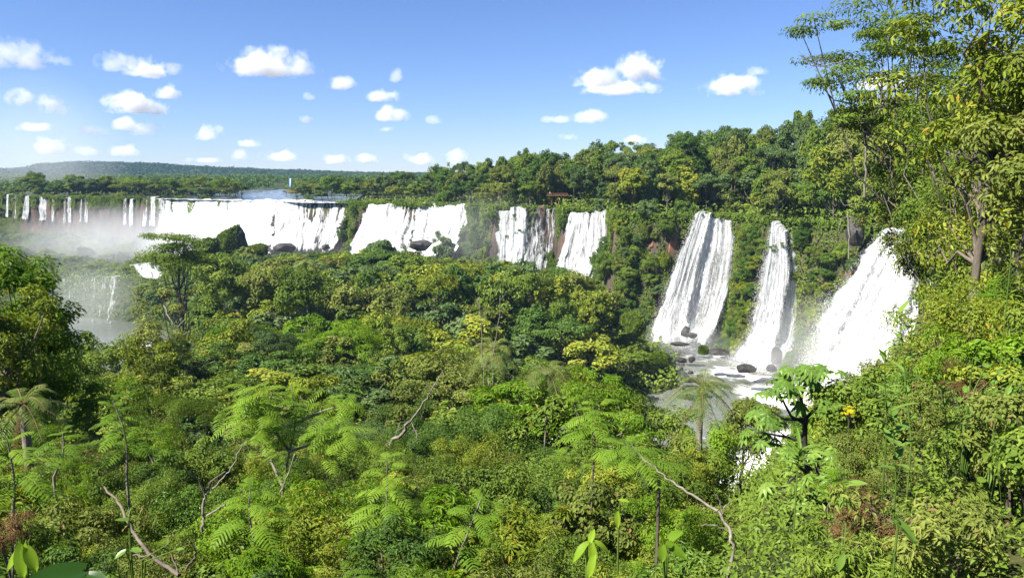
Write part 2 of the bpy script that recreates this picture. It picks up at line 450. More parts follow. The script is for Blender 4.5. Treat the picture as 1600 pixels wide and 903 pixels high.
def curtain(m, L, R, nu, nv, seed, freq, amp, cover, out, edge=0.08, foot=0.0, rough=0.4, thin_top=0.0):
    nu, nv = int(nu * 1.7), int(nv * 1.2)
    A_, B_ = poly3(L, nv), poly3(R, nv)
    A_, B_ = A_ + (A_ - B_) * edge * .7, B_ + (B_ - A_) * edge * .7
    u = np.linspace(0, 1, nu); v = np.linspace(0, 1, nv)
    U, V_ = np.meshgrid(u, v, indexing='ij')
    wob = (fbm(np.stack([U * freq * 0.6, V_ * 2.0], -1), 3, seed + 9) - 0.5) * 0.9 / freq * 2
    uu = U + wob * V_
    st = fbm(np.stack([uu * freq, V_ * 0.55], -1), 4, seed)
    st2 = fbm(np.stack([uu * freq * 4, V_ * 2.2], -1), 3, seed + 31)
    st3 = fbm(np.stack([(U + wob * .5 * V_) * freq * 13, V_ * 3.0], -1), 2, seed + 77)
    rg = fbm(np.stack([U * freq * 2.5, V_ * 9], -1), 4, seed + 57)
    G = A_[None] * (1 - U[..., None]) + B_[None] * U[..., None]
    o = norm(np.array([out[0], out[1], 0.0]))
    width = np.linalg.norm(A_ - B_, axis=1).mean(); drop = abs(A_[0, 2] - A_[-1, 2])
    G = G + o * (amp * ((st - 0.5) * 2.4 * (0.25 + V_) + 0.8 * (st2 - 0.5) * (0.2 + V_) + .22 * (st3 - .5)) + rough * (rg - 0.5) * 2 * V_ ** 1.2)[..., None]
    along = norm((B_[-1] - A_[-1]) * [1, 1, 0])
    G = G + along * ((rg - 0.5) * 0.07 * width * (.25 + V_))[..., None]
    G[..., 2] += foot * (rg - 0.5) * sstep(0.7, 1, V_) * 4
    cr = fbm(np.stack([U * freq * 1.7, 0 * U], -1), 3, seed + 13)           # the crest dips and breaks over rocks
    G[..., 2] += ((cr - .5) * min(2.6, drop * .08) * (1 - V_) ** 3)
    en = 0.16 * (fbm(np.stack([V_ * 6, U * 2], -1), 4, seed + 3) - 0.5) + .05 * (fbm(np.stack([V_ * 34, U * 9], -1), 2, seed + 4) - .5)
    ed = sstep(0.0, edge * 1.6, np.minimum(U, 1 - U) + en)
    cov = cover + 1.15 * (st - 0.5) + 0.75 * (st2 - 0.5) + .40 * (st3 - .5) + 0.2 * V_ - thin_top * (1 - V_) - .5 * np.clip(cr - .56, 0, 1) * 4 * (1 - V_)
    cov = cov + .7 * (rg - .5) * (.2 + V_)
    cov = cov * ed - 0.5 * (1 - ed)
    cov = cov - 0.9 * sstep(0.90, 1.0, V_ + .10 * (st2 - .5)) * (1 - foot)
    # the lip: a short run of river that feeds the curtain
    lip = G[:, :1] - o * 4.0 + np.array([0, 0, 0.25]); mid = G[:, :1] - o * 1.2 + np.array([0, 0, 0.2])
    G = np.concatenate([lip, mid, G], 1); cov = np.concatenate([cov[:, :1], cov[:, :1], cov], 1)
    m.grid(G, cov)
def spray(m, pts, n, size, spread, seed):
    r = np.random.default_rng(seed)
    W3 = np.array([P(*p) for p in pts])
    t = r.random(n) * (len(W3) - 1); i = np.minimum(t.astype(int), len(W3) - 2); f = (t - i)[:, None]
    c = W3[i] * (1 - f) + W3[i + 1] * f + r.normal(0, 1, (n, 3)) * np.array(spread)
    leaves(m, c, norm(r.normal(0, 1, (n, 3))), size * r.uniform(0.4, 1.4, n), 0.8, r, np.full(n, 0.9))

def leaves(m, c, nrm, size, aspect, r, var, up_bias=None, long_dir=None, fold=0.12):
    """n diamond leaves: centre, normal, length"""
    n = len(c)
    if long_dir is None: long_dir = r.normal(0, 1, (n, 3))
    t = long_dir - nrm * (long_dir * nrm).sum(-1, keepdims=True)
    t = norm(t); b = np.cross(nrm, t)
    s = np.asarray(size).reshape(-1, 1); w = s * aspect
    Q = np.stack([c - t * s * .5, c + b * w * .5 + nrm * s * fold, c + t * s * .5 - nrm * s * fold, c - b * w * .5 + nrm * s * fold], 1)
    m.quads(Q, var)
def leaves6(m, c, nrm, size, aspect, r, var, long_dir, fold=0.16):
    """n folded leaves with a pointed outline, two quads along the midrib; c is the stalk end"""
    n = len(c)
    t = long_dir - nrm * (long_dir * nrm).sum(-1, keepdims=True); t = norm(t); b = np.cross(nrm, t)
    s = np.asarray(size).reshape(-1, 1); w = s * aspect * .5
    base, tip = c, c + t * s - nrm * s * 0.15
    l1 = c + t * s * .28 + b * w * .92 + nrm * w * fold * 2; l2 = c + t * s * .66 + b * w * .78 + nrm * w * fold
    r1 = c + t * s * .28 - b * w * .92 + nrm * w * fold * 2; r2 = c + t * s * .66 - b * w * .78 + nrm * w * fold
    V = np.stack([base, l1, l2, tip, r2, r1], 1).reshape(-1, 3)
    i = np.arange(n)[:, None] * 6
    m.add(V, np.concatenate([i + [0, 3, 2, 1], i + [0, 5, 4, 3]], 0), np.repeat(var, 6))

def waterfall(label, curtains, poly, dep, spr=None):
    m = MB()
    for c in curtains: curtain(m, **c)
    root = m.build("waterfall", M['fall'])
    tag(root, label, "waterfall", "waterfalls along the cliff")
    if spr or dep < 300:
        s = MB(); r = np.random.default_rng(int(dep * 10))
        for q in spr or (): spray(s, *q)
        for c in curtains:                       # drops thrown off the edges and the face
            A_, B_ = poly3(c["L"], 60), poly3(c["R"], 60); n = 7000
            v = r.random(n) ** .8; u = np.where(r.random(n) < .6, np.where(r.random(n) < .5, r.random(n) ** 3 * .2, 1 - r.random(n) ** 3 * .2), r.random(n))
            i = (v * 59).astype(int); p = A_[i] * (1 - u[:, None]) + B_[i] * u[:, None]
            o = norm(np.array([c["out"][0], c["out"][1], 0.0]))
            p = p + r.normal(0, 1, (n, 3)) * (.25 + .75 * v)[:, None] + o * (np.abs(r.normal(0, 1, n)) * (.4 + 1.3 * v))[:, None]
            leaves(s, p, norm(r.normal(0, 1, (n, 3))), r.uniform(.06, .26, n), .8, r, np.full(n, .9))
        s.build("spray", M['spray'], root)
    FALLS.append((np.array(poly, float), dep))
    return root
N_ = NT("spray_drops")
d_ = N_.n("BsdfDiffuse"); d_.inputs[0].default_value = (0.86, 0.87, 0.87, 1)
t_ = N_.n("BsdfTranslucent"); t_.inputs[0].default_value = (0.86, 0.87, 0.87, 1)
x_ = N_.n("MixShader", i_0=0.5); N_.l(d_.outputs[0], x_.inputs[1]); N_.l(t_.outputs[0], x_.inputs[2]); N_.l(x_.outputs[0], N_.out.inputs[0])
M['spray'] = N_.m

def build_falls():
    # right of the pool: the tall fall, the narrow fall, the great slanting fall
    waterfall("tall wide white waterfall in four strands ending in the grey pool, beside red rock",
        [dict(L=[(1093, 333, 283), (1072, 380, 280), (1053, 430, 278), (1038, 480, 276), (1014, 532, 272)], R=[(1143, 346, 281), (1146, 390, 279), (1140, 440, 277), (1126, 490, 275), (1100, 548, 271)],
              nu=90, nv=90, seed=11, freq=4.5, amp=1.9, cover=0.85, out=(-.6, -.8), edge=.06, foot=.3),
         dict(L=[(1086, 335, 281), (1066, 385, 277), (1046, 440, 275), (1028, 490, 272), (1012, 534, 268)], R=[(1112, 334, 281), (1098, 390, 277), (1084, 450, 275), (1074, 500, 272), (1078, 540, 267)],
              nu=60, nv=90, seed=15, freq=3.0, amp=1.3, cover=0.82, out=(-.6, -.8), edge=.12, foot=.4),
         dict(L=[(1121, 342, 280), (1116, 390, 277), (1102, 450, 275), (1088, 500, 271), (1062, 540, 266)], R=[(1146, 348, 280), (1149, 390, 278), (1142, 440, 276), (1127, 490, 272), (1104, 544, 266)],
              nu=50, nv=90, seed=19, freq=2.5, amp=1.3, cover=0.85, out=(-.6, -.8), edge=.14, foot=.5)],
        [(1085, 335), (1145, 345), (1148, 420), (1126, 500), (1100, 545), (1015, 535), (1045, 460)], 270,
        [([(1016, 533, 270), (1060, 540, 267), (1100, 548, 266)], 4200, .18, (1.3, 1.2, 1.0), 5)])
    waterfall("narrow white waterfall pouring from under overhanging trees between two taller falls",
        [dict(L=[(1207, 346, 246), (1196, 395, 243), (1184, 450, 241), (1174, 510, 238), (1148, 566, 232)], R=[(1246, 372, 246), (1257, 420, 244), (1255, 470, 242), (1248, 520, 240), (1238, 572, 234)],
              nu=70, nv=90, seed=23, freq=4, amp=1.5, cover=0.74, out=(-.7, -.7), edge=.10, foot=.3),
         dict(L=[(1206, 347, 244), (1200, 395, 241), (1190, 450, 239), (1178, 510, 236), (1140, 562, 230)], R=[(1228, 362, 244), (1234, 420, 241), (1226, 480, 239), (1216, 530, 236), (1214, 580, 229)],
              nu=60, nv=90, seed=27, freq=2.6, amp=1.4, cover=0.85, out=(-.7, -.7), edge=.14, foot=.5)],
        [(1200, 350), (1238, 375), (1250, 450), (1242, 540), (1215, 582), (1145, 565), (1180, 470)], 232,
        [([(1142, 563, 231), (1180, 574, 229), (1214, 582, 228)], 4000, .18, (1.3, 1.2, 1.0), 6)])
    waterfall("broad dazzling white waterfall slanting down behind the bushes, nearest of all the falls",
        [dict(L=[(1380, 358, 214), (1345, 400, 211), (1308, 455, 207), (1278, 520, 203), (1246, 610, 194)], R=[(1470, 358, 212), (1482, 420, 206), (1488, 480, 200), (1485, 550, 194), (1470, 640, 186)],
              nu=120, nv=100, seed=33, freq=4.5, amp=2.4, cover=0.95, out=(-.75, -.65), edge=.05, foot=.6, rough=1.5),
         dict(L=[(1395, 357, 212), (1362, 410, 208), (1330, 470, 203), (1295, 540, 198), (1262, 620, 189)], R=[(1440, 357, 211), (1440, 420, 205), (1420, 490, 199), (1400, 560, 193), (1390, 640, 184)],
              nu=90, nv=100, seed=37, freq=3.2, amp=2.2, cover=0.95, out=(-.75, -.65), edge=.14, foot=.6, rough=1.6)],
        [(1382, 362), (1440, 362), (1440, 520), (1330, 590), (1252, 585), (1285, 500), (1330, 420)], 186,
        [([(1300, 470, 203), (1275, 540, 198), (1250, 600, 193)], 9000, .16, (1.5, 1.3, 1.8), 7), ([(1250, 605, 192), (1360, 640, 186), (1460, 640, 184)], 6000, .2, (2.2, 1.6, 1.6), 8)])
    # middle pair
    waterfall("waterfall of thin grey and white strands above the canopy, just below the brown footbridge",
        [dict(L=[(778, 332, 348), (776, 370, 345), (773, 430, 341)], R=[(870, 328, 346), (868, 370, 343), (860, 432, 338)], nu=90, nv=60, seed=41, freq=9, amp=1.2, cover=0.50, out=(-.35, -.9), edge=.03, foot=.2),
         dict(L=[(790, 326, 347), (784, 370, 344), (780, 430, 340)], R=[(824, 326, 347), (822, 370, 343), (818, 430, 339)], nu=50, nv=60, seed=43, freq=4, amp=1.2, cover=0.9, out=(-.35, -.9), edge=.15, foot=.2)],
        [(774, 327), (870, 326), (866, 400), (770, 400)], 335)
    waterfall("solid white waterfall half hidden by bushes at the right end of the distant cliff line",
        [dict(L=[(888, 332, 331), (878, 370, 328), (870, 405, 326), (862, 445, 322)], R=[(952, 328, 327), (954, 370, 325), (950, 410, 323), (940, 450, 320)], nu=80, nv=60, seed=47, freq=5, amp=1.6, cover=0.8, out=(-.3, -.95), edge=.06, foot=.2)],
        [(884, 329), (954, 327), (952, 374), (908, 404), (866, 414)], 320)
    # the long distant line
    waterfall("bright white curtain waterfall in line left of the hazy forest gap",
        [dict(L=[(572, 320, 408), (566, 350, 405), (552, 380, 402), (536, 408, 398)], R=[(654, 318, 400), (650, 350, 397), (640, 384, 393), (632, 402, 391)], nu=90, nv=50, seed=53, freq=5, amp=1.5, cover=0.92, out=(-.4, -.9), edge=.05, foot=.2),
         dict(L=[(648, 318, 400), (644, 350, 397), (640, 380, 393), (634, 402, 390)], R=[(734, 321, 384), (733, 345, 382), (722, 372, 379), (700, 404, 375)], nu=90, nv=50, seed=57, freq=5, amp=1.5, cover=0.90, out=(-.4, -.9), edge=.06, foot=.2)],
        [(570, 322), (732, 324), (715, 362), (670, 366), (590, 372), (552, 374)], 402)
    waterfall("white waterfall in several ragged curtains above dark mossy boulders, right of the flag",
        [dict(L=[(432, 313, 441), (428, 345, 438), (424, 390, 434)], R=[(494, 314, 433), (492, 345, 430), (482, 394, 425)], nu=80, nv=50, seed=61, freq=5, amp=1.5, cover=0.85, out=(-.45, -.9), edge=.05, foot=.2),
         dict(L=[(494, 316, 432), (488, 350, 429), (476, 392, 424)], R=[(543, 318, 422), (536, 350, 420), (520, 394, 414)], nu=60, nv=50, seed=65, freq=5, amp=1.6, cover=0.62, out=(-.45, -.9), edge=.05, foot=.2)],
        [(436, 315), (543, 318), (526, 376), (430, 374)], 430)
    waterfall("widest smooth dazzling white waterfall in the distance, fed by the blue upper river",
        [dict(L=[(268, 314, 494), (266, 345, 490), (262, 372, 487), (256, 396, 484)], R=[(432, 313, 441), (430, 345, 438), (424, 375, 435), (420, 396, 433)], nu=150, nv=60, seed=71, freq=7, amp=1.3, cover=1.0, out=(-.5, -.86), edge=.02, foot=.3),
         dict(L=[(248, 312, 497), (247, 345, 494), (244, 372, 491), (240, 400, 488)], R=[(278, 315, 492), (276, 345, 488), (270, 372, 485), (266, 398, 482)], nu=40, nv=50, seed=74, freq=3, amp=1.0, cover=0.62, out=(-.5, -.86), edge=.1, foot=.3)],
        [(250, 314), (430, 315), (424, 352), (330, 345), (250, 375)], 430,
        [([(220, 395, 470), (300, 400, 452), (400, 395, 428)], 3500, .6, (5, 3, 2.5), 9)])
    thin = [(9, 13, 304, 342, "thin"), (22, 25, 306, 345, ""), (38, 46, 306, 345, ""), (60, 74, 308, 347, ""), (81, 84, 309, 349, ""), (99, 102, 309, 352, ""), (105, 111, 308, 350, ""),
            (123, 137, 309, 350, ""), (193, 197, 311, 354, ""), (202, 208, 311, 354, ""), (221, 243, 308, 356, "")]
    words = ["first narrow ribbon waterfall at the far end of the brown cliff", "second hair-thin ribbon waterfall from the far end of the brown cliff",
             "slanting white ribbon waterfall third from the far end of the cliff", "wider forked white waterfall on the brown cliff above the mist",
             "hair-thin waterfall just right of the forked white one", "single hair-thin waterfall on bare brown cliff, left of a double one",
             "short double ribbon waterfall on the bare brown cliff", "two-stranded thin waterfall left of the widest stretch of bare rock",
             "faint hair-thin waterfall right of the widest stretch of bare rock", "pair of faint thin strands falling beside the ragged white cascade",
             "ragged white cascade at the right end of the bare brown cliff"]
    for k, ((a, b, y0, y1, _), w) in enumerate(zip(thin, words)):
        dd = 545 - (a / 250) * 45
        if k in (7, 10):
            h = (a + b) / 2
            cs = [dict(L=[(a + 3, y0, dd - 1), (a + 1, (y0 + y1) / 2, dd - 3), (a, y1, dd - 5)], R=[(h - 1, y0, dd - 1), (h - 2, (y0 + y1) / 2, dd - 3), (h - 3, y1, dd - 5)], nu=10, nv=40, seed=80 + k, freq=2, amp=.7, cover=.62, out=(-.35, -.94), edge=.16),
                  dict(L=[(h + 2, y0, dd - 2), (h + 2, (y0 + y1) / 2, dd - 4), (h + 1, y1, dd - 6)], R=[(b, y0, dd - 2), (b + 1, (y0 + y1) / 2, dd - 4), (b, y1, dd - 6)], nu=10, nv=40, seed=99 + k, freq=2, amp=.7, cover=.62, out=(-.35, -.94), edge=.16)]
        else:
            sl = 5 if k == 2 else 1.0
            cs = [dict(L=[(a, y0, dd - 1), (a - sl * .6, (y0 + y1) / 2, dd - 3), (a - sl, y1, dd - 5)], R=[(b + .6, y0, dd - 1), (b + .4, (y0 + y1) / 2, dd - 3), (b - sl * .4 + 1, y1, dd - 5)],
                       nu=8, nv=40, seed=80 + k, freq=2, amp=.5, cover=.66 if b - a > 4 else .56, out=(-.35, -.94), edge=.16)]
        waterfall(w, cs, [(a - 2, y0), (b + 2, y0), (b + 2, y1 - 4), (a - 3, y1 - 4)], dd - 12)
    # lower tiers that show between the trees on the left
    waterfall("small low white cascade glimpsed under the flat-topped tree on the mist's edge",
        [dict(L=[(196, 415, 330), (203, 422, 328), (210, 432, 326)], R=[(262, 410, 322), (262, 424, 320), (250, 437, 318)], nu=30, nv=16, seed=120, freq=4, amp=1.2, cover=.6, out=(-.3, -.95), edge=.2, foot=.3)],
        [(203, 416), (255, 414), (225, 432)], 316)
    waterfall("distant grey waterfall veiled by mist in the deep gap right of the leafy tree",
        [dict(L=[(96, 436, 345), (92, 480, 342), (88, 522, 338)], R=[(186, 432, 335), (180, 480, 332), (172, 522, 328)], nu=40, nv=40, seed=125, freq=6, amp=1.0, cover=.02, out=(-.2, -.97), edge=.08, foot=.3)],
        [(98, 445), (170, 440), (160, 515), (92, 515)], 320)
build_falls()

# ------------------------------------------------------------------ hills, far forest
def build_hills():
    prof = np.array([(-150, 268), (20, 266), (62, 263), (80, 258), (140, 255), (200, 256), (260, 258), (340, 262), (420, 266), (500, 269), (580, 271), (760, 273)], float)
    px = np.linspace(-150, 760, 180)
    top = np.interp(px, prof[:, 0], prof[:, 1])
    rows = []
    for k, (d, f) in enumerate([(1950, 0.0), (2080, .35), (2200, .72), (2320, .95), (2420, 1.0), (2700, .7), (2950, 0.0)]):
        x = (px - CX) / F_PX * d / math.cos(PITCH) * 1.0
        zt = (HORIZON - top) / F_PX * 2420
        z = -16 + (zt - 8 + 16) * f
        z = z + 5 * (fbm(np.stack([x / 90, 0 * x + d / 90], -1), 3, 40) - .5) * f
        rows.append(np.stack([x, 0 * x + d, z], -1))
    G = np.array(rows)
    m = MB(); m.grid(G)
    tag(m.build("hills", M['ground']), kind="structure")
    r = np.random.default_rng(3)
    m = MB()
    n = 5200
    a = r.random(n) * (len(px) - 1.001); b = r.random(n) ** 1.2 * 4.2
    i, j = a.astype(int), b.astype(int); fa, fb = (a - i)[:, None], (b - j)[:, None]
    c = (G[j, i] * (1 - fa) + G[j, np.minimum(i + 1, len(px) - 1)] * fa) * (1 - fb) + (G[j + 1, i] * (1 - fa) + G[j + 1, np.minimum(i + 1, len(px) - 1)] * fa) * fb
    crowns(m, c + [0, 0, 7.5], r.uniform(6, 12, n) * (1 + 0.5 * (r.random(n) > .97)), 20, 4.6, r)
    tag(m.build("forest", M['far_leaf']), "dark blue-green forest covering the far low hills", "forest", kind="stuff")
    # the level forest between the falls and the hills
    m = MB(); n = 3000
    d = 560 + 1500 * r.random(n) ** 1.7
    ppx = r.uniform(-120, 800, n)
    x = (ppx - CX) / F_PX * d
    ok = (rim_dist(x, d) > 25) & (wet(x, d) > 14)
    x, d = x[ok], d[ok]
    z = ground_z(x, d)
    h = r.uniform(5, 10, len(x)) * (1 + .35 * sstep(700, 1200, d))
    crowns(m, np.stack([x, d, z + h], -1), r.uniform(5, 9, len(x)), 34, 2.6, r)
    tag(m.build("forest", M['plain_leaf']), "level green forest stretching back from the distant falls to the hills", "forest", kind="stuff")
def wet(x, y):
    """distance to the upper river"""
    A_, B_ = np.array([-236., 499.]), np.array([-92., 418.])
    best = np.full(np.shape(x), 1e9)
    for a, b in (((-236, 499), (-140, 441)), ((-140, 441), (-96, 420)), ((-146, 450), (-214, 640)), ((-214, 640), (-262, 900))):
        best = np.minimum(best, seg_d(np.asarray(x), np.asarray(y), [a, b]) - (0 if b[1] < 450 else 6))
    return best
def crowns(m, c, R, k, leaf, r):
    """far crowns: k leaf clumps spread over a dome of radius R at every centre"""
    n = len(c)
    d = norm(r.normal(0, 1, (n, k, 3)) + [0, 0, .35])
    rad = R[:, None, None] * (r.random((n, k, 1)) ** .5) * [1, 1, .62]
    p = (c[:, None] + d * rad).reshape(-1, 3)
    nr = norm(d.reshape(-1, 3) * .8 + [0, 0, .5] + r.normal(0, .35, (n * k, 3)))
    var = np.clip(np.repeat(r.random(n), k) * .75 + r.random(n * k) * .35, 0, 1)
    leaves(m, p, nr, leaf * r.uniform(.6, 1.4, n * k) * np.repeat(R / R.mean(), k), .8, r, var)
M['far_leaf'] = leaf_mat("far_hill_leaves", (0.009, 0.026, 0.016), (0.018, 0.042, 0.026), (0.034, 0.064, 0.038), trans=.2, rough=.7)
M['plain_leaf'] = leaf_mat("plain_forest_leaves", (0.022, 0.050, 0.014), (0.050, 0.095, 0.022), (0.105, 0.155, 0.038), trans=.25, rough=.6)
build_hills()

# ------------------------------------------------------------------ clouds (beyond the haze box)
def cloud_mat(name, dens):
    N = NT(name)
    tc = N.n("TexCoord").outputs["Object"]
    ln = N.n("VectorMath", operation='LENGTH'); N.l(tc, ln.inputs[0])
    sx = N.n("SeparateXYZ"); N.l(tc, sx.inputs[0])
    geo = N.n("NewGeometry").outputs["Position"]
    nz = N.n("TexNoise", i_Scale=0.0052, i_Detail=6.0, i_Roughness=0.60); N.l(geo, nz.inputs["Vector"])
    f = N.math('SUBTRACT', 0.62, N.math('MULTIPLY', ln.outputs["Value"], 0.92))
    f = N.math('ADD', f, N.math('MULTIPLY', N.math('SUBTRACT', nz.outputs[0], 0.5), 2.6))
    base = N.math('MULTIPLY', N.math('SUBTRACT', -0.35, sx.outputs[2]), 2.0)
    f = N.math('SUBTRACT', f, N.math('MAXIMUM', base, 0.0))
    edge = N.math('SUBTRACT', 1.0, N.math('POWER', ln.outputs["Value"], 6.0), clamp=True)
    f = N.math('MULTIPLY', N.math('MULTIPLY', f, edge), dens * 3.0, clamp=False)
    f = N.math('MINIMUM', N.math('MAXIMUM', f, 0.0), dens)
    v = N.n("VolumePrincipled"); v.inputs["Color"].default_value = (1, 1, 1, 1); v.inputs["Anisotropy"].default_value = -0.15
    N.l(f, v.inputs["Density"]); N.l(v.outputs[0], N.out.inputs["Volume"])
    return N.m
CM = [cloud_mat("cloud_dense", 0.009), cloud_mat("cloud_soft", 0.0075), cloud_mat("cloud_faint", 0.0042)]
CLOUDS = [(425, 103, 150, 56, 1, "long soft cloud with two humps high above the widest distant fall"), (238, 110, 90, 40, 0, "bright oval cloud with a trailing tail above the far hill"), (186, 100, 70, 44, 2, "faint wisp trailing up from a bright oval cloud"),
    (28, 90, 110, 60, 2, "large faint cloud at the hazy edge of the sky"), (92, 96, 50, 24, 2, "small faint cloud beside the large faint one"), (216, 166, 110, 46, 0, "broad flat-bottomed cloud in the middle of a stack of three"), (258, 146, 50, 34, 0, "round cloud perched above the broad flat-bottomed one"),
    (200, 197, 50, 28, 0, "small bright cloud just under the broad flat-bottomed one"), (232, 204, 60, 34, 2, "faint grey cloud beside the small bright one of the stack"), (84, 168, 62, 42, 0, "bright puffy cloud left of the broad flat-bottomed one"), (33, 158, 48, 36, 1, "soft double cloud left of the bright puffy one"),
    (52, 200, 70, 20, 1, "low thin cloud below the soft double one"), (146, 206, 60, 20, 2, "thin pale streak of cloud left of the bright stack"), (84, 230, 56, 44, 1, "soft upright cloud low over the hazy treetops"), (196, 238, 66, 26, 1, "pale cloud resting just over the far hill crest"),
    (135, 238, 46, 22, 2, "faint cloud just over the left end of the hill"), (327, 210, 52, 32, 0, "compact bright cloud alone between the stack and the long hump"), (388, 225, 46, 18, 1, "small low cloud right of the compact bright one"), (535, 132, 48, 26, 1, "soft round cloud right of the long two-humped one"),
    (485, 153, 30, 20, 2, "tiny faint cloud under the soft round one"), (477, 188, 40, 20, 1, "small bright-topped cloud below the tiny faint one"), (600, 153, 58, 28, 0, "upper one of two bright clouds stacked close together"), (607, 180, 66, 36, 0, "lower larger one of two bright clouds stacked close together"),
    (606, 202, 36, 16, 1, "small scrap of cloud beneath the bright pair"), (617, 119, 30, 32, 2, "faint upright cloud above the bright pair"), (677, 188, 30, 20, 2, "faint round cloud right of the bright pair"), (375, 246, 36, 26, 0, "bright little cloud touching the right end of the hill"),
    (318, 250, 60, 16, 1, "low pale cloud along the hill crest"), (440, 246, 70, 26, 1, "wide pale bank low over the right slope of the hill"), (525, 251, 54, 20, 0, "low bright cloud left of the bare-topped plateau trees"), (573, 250, 42, 20, 0, "low bright cloud just over the plateau treetops"),
    (714, 250, 50, 34, 0, "bright rising cloud behind the gap in the plateau trees"), (654, 250, 60, 28, 0, "bright cloud partly behind the tall plateau trees"), (930, 124, 80, 44, 0, "bright left lobe of the big cloud over the cliff forest"), (998, 112, 92, 60, 0, "bright tall right lobe of the big cloud over the cliff forest"),
    (966, 140, 130, 28, 1, "grey underside of the big cloud over the cliff forest"), (920, 184, 62, 34, 0, "bright cloud with a raised end over the footbridge trees"), (872, 187, 60, 18, 2, "faint streak left of the bright cloud with a raised end"), (1144, 138, 104, 48, 1, "soft grey cloud right of the big bright one"),
    (1186, 110, 50, 28, 2, "faint upper puff beside the soft grey cloud"), (990, 218, 40, 22, 0, "small bright cloud peeping over the cliff treetops"), (888, 215, 36, 16, 2, "faint patch of cloud just above the cliff treetops"), (1385, 130, 110, 36, 1, "pale cloud glimpsed through the tall overhanging tree")]
def ico(sub=3):
    import bmesh
    bm = bmesh.new(); bmesh.ops.create_icosphere(bm, subdivisions=sub, radius=1.0)
    return bm
def ico_mesh(name, sub, mat):
    bm = ico(sub); me = bpy.data.meshes.new(name); bm.to_mesh(me); bm.free(); me.materials.append(mat); return me
cme = [ico_mesh("cloud", 2, c) for c in CM]
for k, (px, py, w, h, t, lab) in enumerate(CLOUDS):
    d = 7000 + (k * 37 % 11) * 130
    o = link("cloud", cme[t])
    o.location = P(px, py, d)
    o.scale = (w / F_PX * d * .56, w / F_PX * d * .45, h / F_PX * d * .60)
    tag(o, lab, "cloud", "fair weather clouds")

# ------------------------------------------------------------------ haze and mist
def build_haze():
    m = MB()
    x0, x1, y0, y1, z0, z1 = -3600, 3600, -3500, 3600, -80, 62
    V = [(x, y, z) for z in (z0, z1) for x, y in ((x0, y0), (x1, y0), (x1, y1), (x0, y1))]
    m.add(V, [(3, 2, 1, 0), (4, 5, 6, 7), (0, 1, 5, 4), (1, 2, 6, 5), (2, 3, 7, 6), (3, 0, 4, 7)])
    N = NT("haze_air")
    v = N.n("VolumePrincipled"); v.inputs["Color"].default_value = (0.42, 0.66, 1.0, 1); v.inputs["Density"].default_value = 0.00006
    N.l(v.outputs[0], N.out.inputs["Volume"])
    o = m.build("haze", N.m)
    tag(o, kind="stuff")
def mist_mat(name, dens):
    N = NT(name)
    tc = N.n("TexCoord").outputs["Object"]
    ln = N.n("VectorMath", operation='LENGTH'); N.l(tc, ln.inputs[0])
    geo = N.n("NewGeometry").outputs["Position"]
    nz = N.n("TexNoise", i_Scale=0.035, i_Detail=3.0, i_Roughness=0.55); N.l(geo, nz.inputs["Vector"])
    f = N.math('SUBTRACT', 1.0, ln.outputs["Value"], clamp=True)
    f = N.math('MULTIPLY', f, N.math('MULTIPLY', nz.outputs[0], 2.0 * dens))
    v = N.n("VolumePrincipled"); v.inputs["Color"].default_value = (0.97, 0.985, 1, 1); v.inputs["Anisotropy"].default_value = -0.1
    N.l(f, v.inputs["Density"]); N.l(v.outputs[0], N.out.inputs["Volume"])
    return N.m
def mist(px, py, d, w, h, depth, dens, label):
    me = ico_mesh("mist", 2, mist_mat("mist_air", dens))
    o = link("mist", me); o.location = P(px, py, d)
    o.scale = (w / F_PX * d / 2, depth / 2, h / F_PX * d / 2)
    tag(o, label, "mist", kind="stuff")
build_haze()
mist(190, 390, 450, 420, 150, 110, .016, "white mist drifting at the foot of the brown cliff")
mist(130, 470, 322, 210, 170, 60, .010, "grey mist filling the deep gap beside the leafy tree")
mist(60, 250, 640, 260, 300, 160, .0040, "thin tall veil of spray rising into the sky at the hazy edge")
mist(770, 370, 355, 260, 150, 60, .007, "blue mist hanging before the shaded cliff trees")
mist(1130, 555, 258, 330, 110, 50, .009, "spray hanging over the grey pool")
mist(1290, 560, 212, 260, 240, 36, .018, "bright spray boiling along the slanting fall")
mist(560, 395, 415, 400, 60, 50, .006, "thin spray along the foot of the distant falls")
mist(1058, 528, 266, 150, 62, 18, .045, "white spray at the foot of the tall four-stranded waterfall")
mist(1184, 566, 229, 130, 66, 16, .045, "white spray at the foot of the narrow waterfall")
mist(330, 384, 445, 260, 50, 60, .030, "white spray at the foot of the widest distant waterfall")

